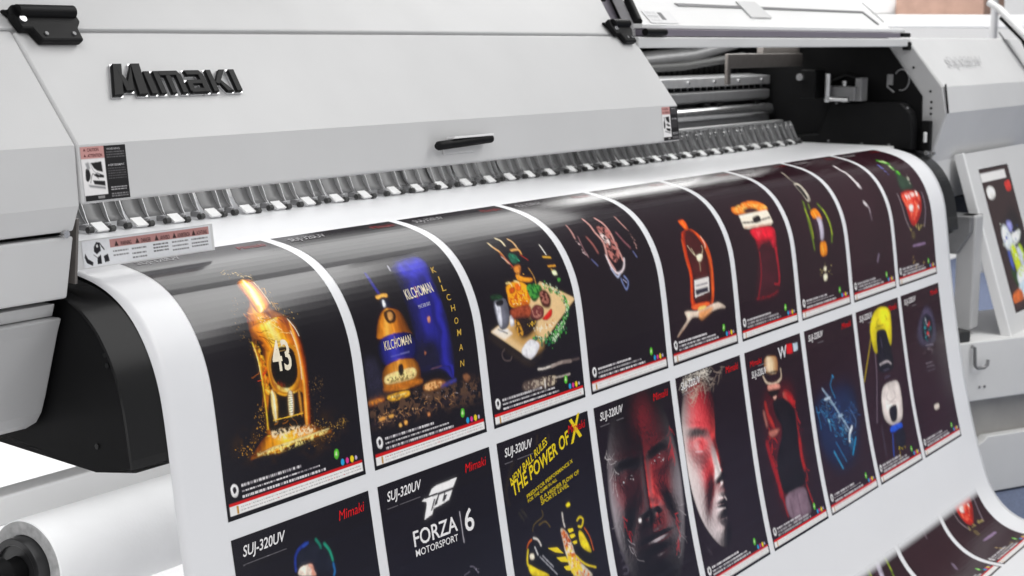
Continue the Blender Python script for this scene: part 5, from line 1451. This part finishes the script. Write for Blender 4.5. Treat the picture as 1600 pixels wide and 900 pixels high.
# lid front edge: white lip, violet-grey rail, pale lower bar
MB().box(1.500, 3.085, .006, .030, .3175, .327).build('lid_lip', 'paint_white', lid, .002)
MB().box(1.505, 3.03, .000, .026, .302, .3165).build('lid_rail', 'violet', lid, .002)
MB().box(1.462, 3.098, -.006, .03, .278, .3005).build('lid_bar', 'paint', lid, .003)
MB().tube([(1.492, -.004, .3105), (1.58, -.004, .3105)], .0075, 14).build('lid_grip', 'black', lid)
MB().box(3.04, 3.10, -.006, .012, .304, .3165).box(3.075, 3.10, -.010, .01, .268, .292).build('lid_stop', 'black', lid, .003)
# gas strut and gusset between roof and lid
MB().tube([roof(1.512, .022, .012), roof(1.595, .16, .012)], .0065, 12).tube([roof(1.512, .022, .012), roof(1.55, .085, .012)], .0095, 12).build('gas_strut', 'black', lid)
MB().prism([roof(1.428, .012, -.03), roof(1.51, .012, -.03), roof(1.60, .16, -.03), roof(1.47, .16, -.03)], NR * -.01).build('gusset_plate', 'violet', printer)
MB().prism([roof(1.470, .10, -.008), roof(1.495, .10, -.008), roof(1.515, .15, -.008), roof(1.49, .15, -.008)], NR * .01).build('gusset_clip', 'black', printer)

# side plate of the opening and what is bolted to it
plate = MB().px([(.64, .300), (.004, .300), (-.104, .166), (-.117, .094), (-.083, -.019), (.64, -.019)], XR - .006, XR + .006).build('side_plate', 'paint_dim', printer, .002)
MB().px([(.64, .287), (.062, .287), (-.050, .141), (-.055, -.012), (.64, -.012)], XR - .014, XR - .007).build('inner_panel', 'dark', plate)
for y, z in ((-.076, .125), (-.076, .108), (-.076, .092), (-.02, .22), (-.072, .155)):
    MB().tube([(XR - .0065, y, z), (XR - .008, y, z)], .0036, 12).build('screw', 'dark', plate)
lt = MB().box(XR - .03, XR - .006, -.083, -.056, -.012, .073).build('latch', 'black', plate, .003)
MB().box(XR - .036, XR - .03, -.076, -.066, .012, .042).build('latch_tab', 'paint_white', lt, .003)
MB().tube([(XR - .02, -.076, -.016), (XR - .034, -.076, -.016)], .007, 12).tube([(XR - .01, -.09, -.018), (XR - .02, -.09, -.018)], .006, 12).build('bolt', 'steel', lt)
# black cover of the capping station with the carriage parts above it
MB().px([(.32, -.006), (.30, .02), (.235, .028), (.20, .120), (-.010, .122), (-.036, .095), (-.046, .05), (-.046, -.010)], XR - .07, XR - .016).build('station_cover', 'black', printer, .005)
car = MB().box(3.0, 3.07, .115, .205, .124, .165).box(3.01, 3.06, .10, .12, .124, .19).build('carriage', 'midgrey', printer, .003)
MB().box(2.95, 3.03, .215, .26, .13, .21).build('carriage_block', 'black', car, .004)
for a_, c_, r_ in (((2.98, .19, .12), (2.98, .19, .20), .009), ((3.02, .155, .12), (3.02, .155, .18), .008), ((2.96, .255, .19), (2.93, .255, .19), .01), ((2.965, .175, .13), (2.965, .12, .13), .007)):
    MB().tube([a_, c_], r_, 14).build('carriage_rod', 'steel', car)
MB().tube([(3.05, .12, .185), (3.05, .16, .195), (3.05, .20, .175)], .008, 10).build('carriage_hose', 'black', car)
mb = MB()
for k in range(3):
    mb.tube([(XR - .016, .01 + .022 * math.cos(t), .185 + .03 * math.sin(t)) for t in np.arange(.6 + k * .2, 5.2, .4)], .0022, 8)
    break
mb.tube([(XR - .02, .05, .20), (XR - .02, .05, .165), (XR - .02, .03, .15)], .003, 8)
mb.box(XR - .02, XR - .014, .035, .05, .17, .20)
mb.build('cable_loop', 'midgrey', plate)

# inside of the opening
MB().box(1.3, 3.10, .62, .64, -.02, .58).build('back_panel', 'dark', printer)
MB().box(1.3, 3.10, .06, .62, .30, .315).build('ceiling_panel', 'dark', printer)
gb = MB().px([(.40, .165), (.40, .190), (.47, .195), (.47, .165)], 1.0, 3.06).build('guide_beam', 'alu', printer, .002)
MB().px([(.415, .120), (.40, .126), (.40, .150), (.415, .154), (.47, .154), (.47, .12)], 1.0, 3.06).build('guide_beam', 'midgrey', printer, .003)
MB().px([(.425, .152), (.425, .167), (.46, .167), (.46, .152)], 1.0, 3.06).build('slot_channel', 'alu', printer)
mb = MB()
for k in range(40):
    mb.box(1.45 + .04 * k, 1.475 + .04 * k, .421, .4249, .154, .165)
mb.build('beam_slots', 'dark', printer)
MB().box(1.0, 3.06, .42, .47, .098, .1195).build('beam_shadow_gap', 'dark', printer)
MB().tube([(1.0, .40, .092), (3.05, .40, .092)], .018, 28).build('guide_rail', 'steel', printer)
MB().box(1.0, 3.05, .395, .45, .056, .074).build('rail_base', 'midgrey', printer, .003)
MB().box(1.0, 3.05, .35, .37, .052, .062).build('rail_edge', 'paint_dim', printer, .002)
mb = MB()
for x in (2.32, 2.40, 2.62, 2.70, 2.95):
    mb.box(x, x + .03, .395, .42, .108, .118)
mb.build('rail_clips', 'black', printer, .002)
MB().tube([(1.4, .50, .235), (2.0, .50, .232), (2.4, .50, .236), (2.7, .49, .25), (2.95, .47, .285), (3.05, .45, .32)], .022, 14).build('cable_duct', 'midgrey', printer)
MB().tube([(1.4, .47, .212), (2.1, .47, .212), (2.6, .46, .220), (2.95, .44, .245)], .012, 12).build('ink_hose', 'rubber', printer)
mb = MB()
for k in range(46):
    mb.box(1.5 + .034 * k, 1.528 + .034 * k, .50, .56, .196, .222)
mb.build('energy_chain', 'black', printer, .002)
for k, (y_, z_, r_) in enumerate(((.585, .275, .006), (.59, .29, .005), (.58, .302, .0045))):
    MB().tube([(1.4 + .25 * i, y_, z_ + .006 * math.sin(i * 1.7 + k)) for i in range(7)], r_, 8).build('ink_tube', ('midgrey', 'paint_dim', 'rubber')[k], printer)
for x in (2.2, 2.36, 2.52, 2.68, 2.84, 3.0):
    MB().tube([(x, .3999, .178), (x, .397, .178)], .005, 10).build('screw', 'steel', gb)
for y_, z_ in ((.29, .006), (.20, .004), (.10, .0), (.02, .0), (-.03, .105), (.18, .112)):
    MB().tube([(XR - .0701, y_, z_ + .004), (XR - .073, y_, z_ + .004)], .0035, 10).build('screw', 'midgrey', plate)
MB().box(2.42, 2.50, .598, .618, .24, .33).build('inner_plate', 'paint_dim', printer, .002)
MB().box(2.55, 3.06, .30, .31, .218, .256).box(2.55, 2.57, .30, .31, .175, .218).box(2.80, 3.06, .31, .33, .256, .285).build('inner_bracket', 'bracket', printer, .002)
MB().box(2.36, 2.375, .47, .49, .19, .235).build('inner_post', 'midgrey', printer)

# platen, black curved apron under the sheet, bodywork beneath
MB().box(-.15, 3.085, .005, .62, -.02, .0012).build('platen', 'paint_white', printer, .002)
pv = [float(q) for q in np.concatenate([np.arange(-.04, .33, .012)])]
py, pz, pny, pnz = surf(np.array(pv))
apr = [(a - c_ * .006, b - d_ * .006) for a, b, c_, d_ in zip(py, pz, pny, pnz)]
ap = MB().strip(apr, -.149, 3.085, .004).build('front_apron', 'black_sat', printer)
sidepoly = [(a + .004, b - .001) for a, b in apr] + [(-.10, -.238), (.06, -.212), (.16, -.205), (.30, -.20), (.30, -.022)]
MB().px(sidepoly, -.145, -.140).build('apron_side', 'black', ap)
MB().px(sidepoly, 3.074, 3.079).build('apron_side', 'black', ap)
MB().px([(-.168, -.232), (-.10, -.241), (.30, -.205), (.30, -.200), (-.10, -.235)], -.139, 3.07).build('apron_bottom', 'black', ap)
for y_, z_ in ((-.128, -.088), (-.131, -.101), (-.110, -.205)):
    MB().tube([(-.1452, y_, z_), (-.147, y_, z_)], .0035, 10).build('screw', 'black_sat', ap)
# media guide with its long warning sticker, and the dark bracket at its end
mg = MB().px([(-.036, .0035), (-.031, .040), (-.0295, .040), (-.0345, .0035)], -.122, .158).build('media_guide', 'paint_white', printer)
GN = Vector((0, -.99, .137)).normalized()
pink = 'c8928e'
lab = [('p', '14121a', [(22, 8), (27, 3), (33, 4), (34, 14), (26, 18), (21, 14)], .2, 0), ('p', 'f0f0f0', [(26, 7), (29, 6), (30, 9), (27, 10)], .2, 0), ('l', '14121a', 2, [(33, 5), (40, 13)], .2), ('p', '14121a', [(5, 15), (9, 22), (18, 27), (16, 31), (6, 27), (3, 20)], .2, 0),
       ('p', '14121a', [(26, 22), (33, 19), (33, 30), (25, 30)], .2, 0), ('p', '14121a', [(38, 21), (46, 19), (48, 28), (39, 29)], .2, 0), ('l', '8a8a8c', 1.2, [(20, 18), (26, 22)], .2),
       rect(pink, 52, 2, 250, 12)]
for x in (60, 100, 138, 174, 214):
    lab.append(('p', '3a2424', [(x, 11), (x + 4, 4), (x + 8, 11)], .1, 0))
lab += lines(rg, '9a989a', 56, 86, (18, 23), 1.8) + lines(rg, '8a888a', 92, 120, (18, 24, 29), 1.8) + lines(rg, '6a686a', 134, 164, (17, 21, 25), 2) + lines(rg, '8a888a', 172, 205, (17, 22, 27), 1.8) + lines(rg, '7a787a', 212, 246, (17, 22, 26), 1.8)
flat_print('warning_label', Vector((-.088, -.0312, .0385)), (.240, 0, 0), (0, -.0046, -.0335), 254, 33, 260, 'f4f5f8', lab,
           [('WARNING', '3a2424', (71, 11), (92, 11), 5.5, .2), ('DANGER', '3a2424', (111, 11), (130, 11), 5.5, .2), ('AVVISO', '3a2424', (149, 11), (168, 11), 5.5, .2), ('ADVERTENCIA', '3a2424', (184, 11), (210, 11), 5.5, .2), ('ACHTUNG', '3a2424', (224, 11), (246, 11), 5.5, .2)], mg, GN)
br = MB().px([(-.078, .075), (-.062, .078), (-.036, .04), (-.030, -.004), (-.072, -.006)], -.139, -.135).build('end_bracket', 'bracket', printer)
MB().tube([(-.139, -.046, .004), (-.1435, -.046, .004)], .007, 14).build('bolt', 'steel', br)

# pinch rollers: one complete, the rest copies
FP = [(.264, .066), (.262, .058), (.259, .047), (.254, .036), (.248, .026), (.240, .018)]
PITCH = .0412
X0 = .194 - 4 * PITCH


def pinch(dark):
    fm = 'flap'
    p_ = MB().strip(FP, 0, .0365, .0012).build('pinch_roller', fm, None)
    fl_ = MB().prism([(.0372, y, z) for y, z in FP] + [(.0372, y - w_, z - .001) for (y, z), w_ in zip(FP[::-1], (.004, .007, .009, .009, .007, .004))], (.0012, 0, 0)).build('flap_flange', 'alu', p_)
    ar = MB().px([(.243, .0165), (.226, .0065), (.224, .009), (.241, .0195)], .001, .0245).build('roller_arm', 'paint_white', p_, 0)
    ro = MB().tube([(.0255, .226, .0095), (.0355, .226, .0095)], .0048, 14).build('roller', 'rubber', p_)
    ft = MB().box(.0265, .0345, .230, .246, .008, .0165).build('roller_fork', 'midgrey', p_, .0015)
    mb = MB()
    mb.tube([(.031, .262, .055), (.031, .257, .055)], .002, 8)
    mb.tube([(.027, .260, .047), (.027, .2555, .047)], .0016, 8)
    mb.build('flap_screws', 'steel', p_)
    return p_


proto = pinch(0)
kids = [o for o in bpy.data.objects if o.parent == proto]
rr_ = random.Random(3)
for k in range(70):
    if k == 0:
        o = proto
    else:
        o = proto.copy()
        C.objects.link(o)
        for ch in kids:
            if k % 2 and ch.name.startswith('roller_arm'):
                continue
            d = ch.copy()
            C.objects.link(d)
            d.parent = o
    o.location = (X0 + PITCH * k, rr_.uniform(-.0012, .0012) + (.0065 if k % 2 else 0), rr_.uniform(-.0006, .0006))
    o.rotation_euler = (0, 0, rr_.uniform(-.022, .022))
    adopt(o, printer)

# frame below: beam behind the paper roll, legs, feet
MB().box(-1.6, 3.1, .158, .20, -.372, -.329).build('cross_beam', 'paint_white', printer, .004)
MB().box(-1.6, 3.1, .56, .62, -.30, -.05).build('rear_beam', 'paint_white', printer, .004)
for x in (-1.2, 3.21):
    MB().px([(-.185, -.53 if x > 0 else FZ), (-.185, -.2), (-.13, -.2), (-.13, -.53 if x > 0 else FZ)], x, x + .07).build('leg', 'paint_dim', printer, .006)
MB().px([(-.178, -.2), (-.178, -.245), (-.14, -.31), (.1, -.31), (.1, -.2)], 3.18, 3.30).build('leg_bracket', 'midgrey', printer, .004)
for x in (-1.2, 3.4):
    MB().box(x, x + .1, .3, .5, FZ, -.16).build('leg', 'paint_dim', printer, .006)
MB().tube([(3.98, -.105, .24), (4.0, -.09, .30), (4.06, .03, .40), (4.08, .07, .42)], .012, 12).build('stay_arm', 'paint_white', printer)
MB().tube([(4.0, -.115, .215), (4.04, -.06, .30), (4.09, .03, .372)], .009, 12).build('stay_arm_grip', 'black', printer)

# ---------------------------------------------------------------- the paper roll below
roll = thing('paper_roll', 'thick white paper roll on a black core hanging below the printer', 'paper roll', (.4, .10, -.48))
RY, RZ, RR = .100, -.4175, .0672
MB().ring(-.078, 3.0, RY, RZ, .046, RR, 96).build('paper_web', 'roll', roll, .002)
MB().ring(-.0786, -.0775, RY, RZ, .0475, RR - .002, 96).build('web_end', 'roll_edge', roll)
MB().ring(-.096, -.05, RY, RZ, .036, .0455, 64).ring(-.091, -.089, RY, RZ, .02, .0362, 64).build('core', 'amber_core', roll, .0015)
MB().tube([(-.5, RY, RZ), (-.05, RY, RZ)], .0195, 32).tube([(-.16, RY, RZ), (-.12, RY, RZ)], .027, 32).build('spindle', 'black', roll)

# ---------------------------------------------------------------- right foreground: cabinet with the leaning sample board
cd = Vector((.8924, -.4512, 0))
cn = Vector((-.4512, -.8924, 0))
cab = thing('floor_cabinet', 'pale grey steel cabinet with open shelf and small hook beside the draped sheet', 'cabinet', (3.3, -.3, FZ))
co_ = Vector((3.072, -.195, 0)) - cd * .25


def cbox(mb, s0, s1, d0, d1, z0, z1):
    return mb.obox(co_ + cd * s0 - cn * d0 + Vector((0, 0, z0)), cd * (s1 - s0), -cn * (d1 - d0), (0, 0, z1 - z0))


cbox(MB(), 0, 1.1, 0, .4, -.722, -.549).build('drawer_front', 'cab', cab, .004)
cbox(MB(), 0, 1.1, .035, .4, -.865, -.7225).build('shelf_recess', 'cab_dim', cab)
mb = MB()
base = co_ + cn * 0
prof = [(0, FZ + .012), (1.1, FZ + .012), (1.1, -.832), (.385, -.832), (.365, -.846), (.345, -.852), (0, -.852)]
mb.prism([co_ + cd * s + Vector((0, 0, z)) for s, z in prof], -cn * .034)
mb.build('lower_panel', 'cab', cab, .003)
cbox(MB(), .01, 1.09, .036, .4, FZ, -.8655).build('plinth', 'paint_dim', cab)
hk = [co_ + cd * s + cn * d + Vector((0, 0, z)) for s, d, z in ((.30, .002, -.56), (.30, .012, -.562), (.305, .012, -.615), (.312, .014, -.622), (.332, .02, -.622), (.345, .02, -.615), (.347, .02, -.600))]
MB().tube(hk, .005, 10).build('hook', 'midgrey', cab)
for s in (.338, .358):
    mb = MB()
    mb.tube([co_ + cd * s + cn * .001 + Vector((0, 0, -.682)), co_ + cd * s + cn * .003 + Vector((0, 0, -.682))], .004, 10)
    mb.build('screw', 'midgrey', cab)
cbox(MB(), .235, .30, .005, .09, -.5485, -.515).build('foot_clamp', 'rubber', cab, .004)

bt = Vector((3.293, -.115, -.03))
be = Vector((0, -.169, -.529)).normalized()
bn = Vector((0, be.z, -be.y)).normalized()
if bn.y > 0:
    bn = -bn
board = thing('sample_board', 'pale leaning board carrying one dark sample poster with a bright white and yellow glass', 'display board', (3.6, -.28, -.55))
fr_ = MB()
for s0, s1, t0, t1 in ((0, .09, 0, .56), (.388, .62, 0, .56), (.09, .388, 0, .052), (.09, .388, .49, .56)):
    fr_.obox(bt + Vector((s0, 0, 0)) + be * t0, (s1 - s0, 0, 0), be * (t1 - t0), -bn * .018)
fr_.build('frame', 'paint', board, .0)
MB().obox(bt + Vector((.01, 0, 0)) + be * .01 - bn * .0185, (.60, 0, 0), be * .54, -bn * .004).build('backing', 'paint_dim', board)
MB().obox(bt + Vector((-.012, 0, 0)) + be * -.004 + bn * .001, (.012, 0, 0), be * .566, -bn * .03).build('edge_strip', 'paint_white', board, .003)
bs = [('p', '3c2a2a', [(0, 0), (297, 0), (297, 420), (0, 420)], 0, 0), rect('f6f4f2', 0, 12, 250, 38), ('p', 'f6f4f0', [(22, 62), (50, 52), (95, 58), (100, 80), (60, 92), (25, 84)], 2, 1), ('p', 'd8342c', [(215, 52), (270, 48), (268, 76), (222, 78)], 2, 1),
      ('p', '241c20', [(150, 150), (250, 140), (270, 320), (90, 330), (70, 200)], 18, 1), ('p', 'e8eef4', [(60, 190), (100, 170), (140, 190), (150, 240), (90, 250), (62, 230)], 4, 1), ('p', '9a9ad8', [(130, 165), (180, 168), (178, 195), (140, 195)], 4, 1),
      ('p', 'f0f4f0', [(150, 205), (210, 195), (250, 200), (220, 225), (160, 235)], 3, 1), ('p', '2a2a28', [(170, 190), (230, 185), (225, 195), (180, 200)], 2, 1), ('p', 'd0e020', [(110, 240), (150, 235), (175, 290), (165, 335), (125, 330), (105, 280)], 4, 1),
      ('p', 'b0cc28', [(190, 240), (225, 245), (240, 300), (215, 310), (195, 280)], 4, 1), ('p', 'dce4f4', [(165, 250), (200, 250), (205, 300), (180, 305)], 4, 1), ('p', '28481c', [(60, 300), (100, 310), (125, 350), (95, 360), (65, 330)], 5, 1), ('p', '4a5ab0', [(70, 250), (100, 250), (100, 300), (75, 300)], 6, 1),
      ('p', 'e4eef6', [(100, 325), (170, 300), (230, 305), (240, 345), (190, 372), (120, 368)], 5, 1), ('p', 'cfe4f0', [(95, 352), (190, 340), (240, 350), (230, 385), (150, 398), (100, 385)], 3, 1), ('p', 'd86a2c', [(10, 372), (100, 360), (110, 392), (20, 400)], 4, 1), ('d', 'f4fff0', 40, [(80, 190), (150, 240), (180, 330)], 40, 6), ('d', 'd8e828', 30, [(120, 240), (160, 330), (220, 300)], 30, 7), ('d', '3a5ac0', 16, [(80, 230), (140, 180), (220, 200)], 30, 6), ('p', 'd86a2c', [(230, 362), (290, 355), (290, 385), (225, 390)], 4, 1)]
pst = flat_print('poster', bt + Vector((.092, 0, 0)) + be * .055 + bn * .0, (.294, 0, 0), be * .432, 297, 420, 110, '3c2a2a', bs + [rect('4a302e', 0, 395, 297, 402)], [], board, bn, 'ink')

# ---------------------------------------------------------------- far background seen over the printer
bx = thing('cardboard_box', 'brown cardboard box standing far behind the right end of the printer', 'box', (8.3, 1.55, .40))
MB().box(8.1, 8.5, 1.30, 1.82, .43, .75).build('carton', 'box', bx, .006)
MB().box(8.098, 8.5, 1.54, 1.57, .745, .7515).build('tape', 'cab_dim', bx)
st = thing('storage_shelf', 'white storage rack far behind the printer carrying a brown box', 'shelf', (8.4, 1.6, FZ))
MB().box(7.9, 8.9, .9, 2.8, .36, .428).build('shelf_board', 'paint_white', st, .005)
for y in (.95, 2.70):
    for x in (7.95, 8.8):
        MB().box(x, x + .05, y, y + .05, FZ, .36).build('leg', 'paint', st, .004)
ps = MB().tube([(7.9, 1.18, FZ), (7.9, 1.18, 2.2)], .02, 16).build('pole', 'paint_dim')
tag(ps, 'thin grey upright pole far behind the printer right of the brown box', 'pole')
bg_ = MB()
bg_.tube([(8.2, 1.98, .43), (8.2, 1.98, .44), (8.2, 1.98, .50), (8.2, 1.98, .56)], [.14, .17, .19, .17], 28)
o = bg_.build('white_tub', 'paint_white')
tag(o, 'white round tub beside the brown cardboard box far behind the printer', 'tub')
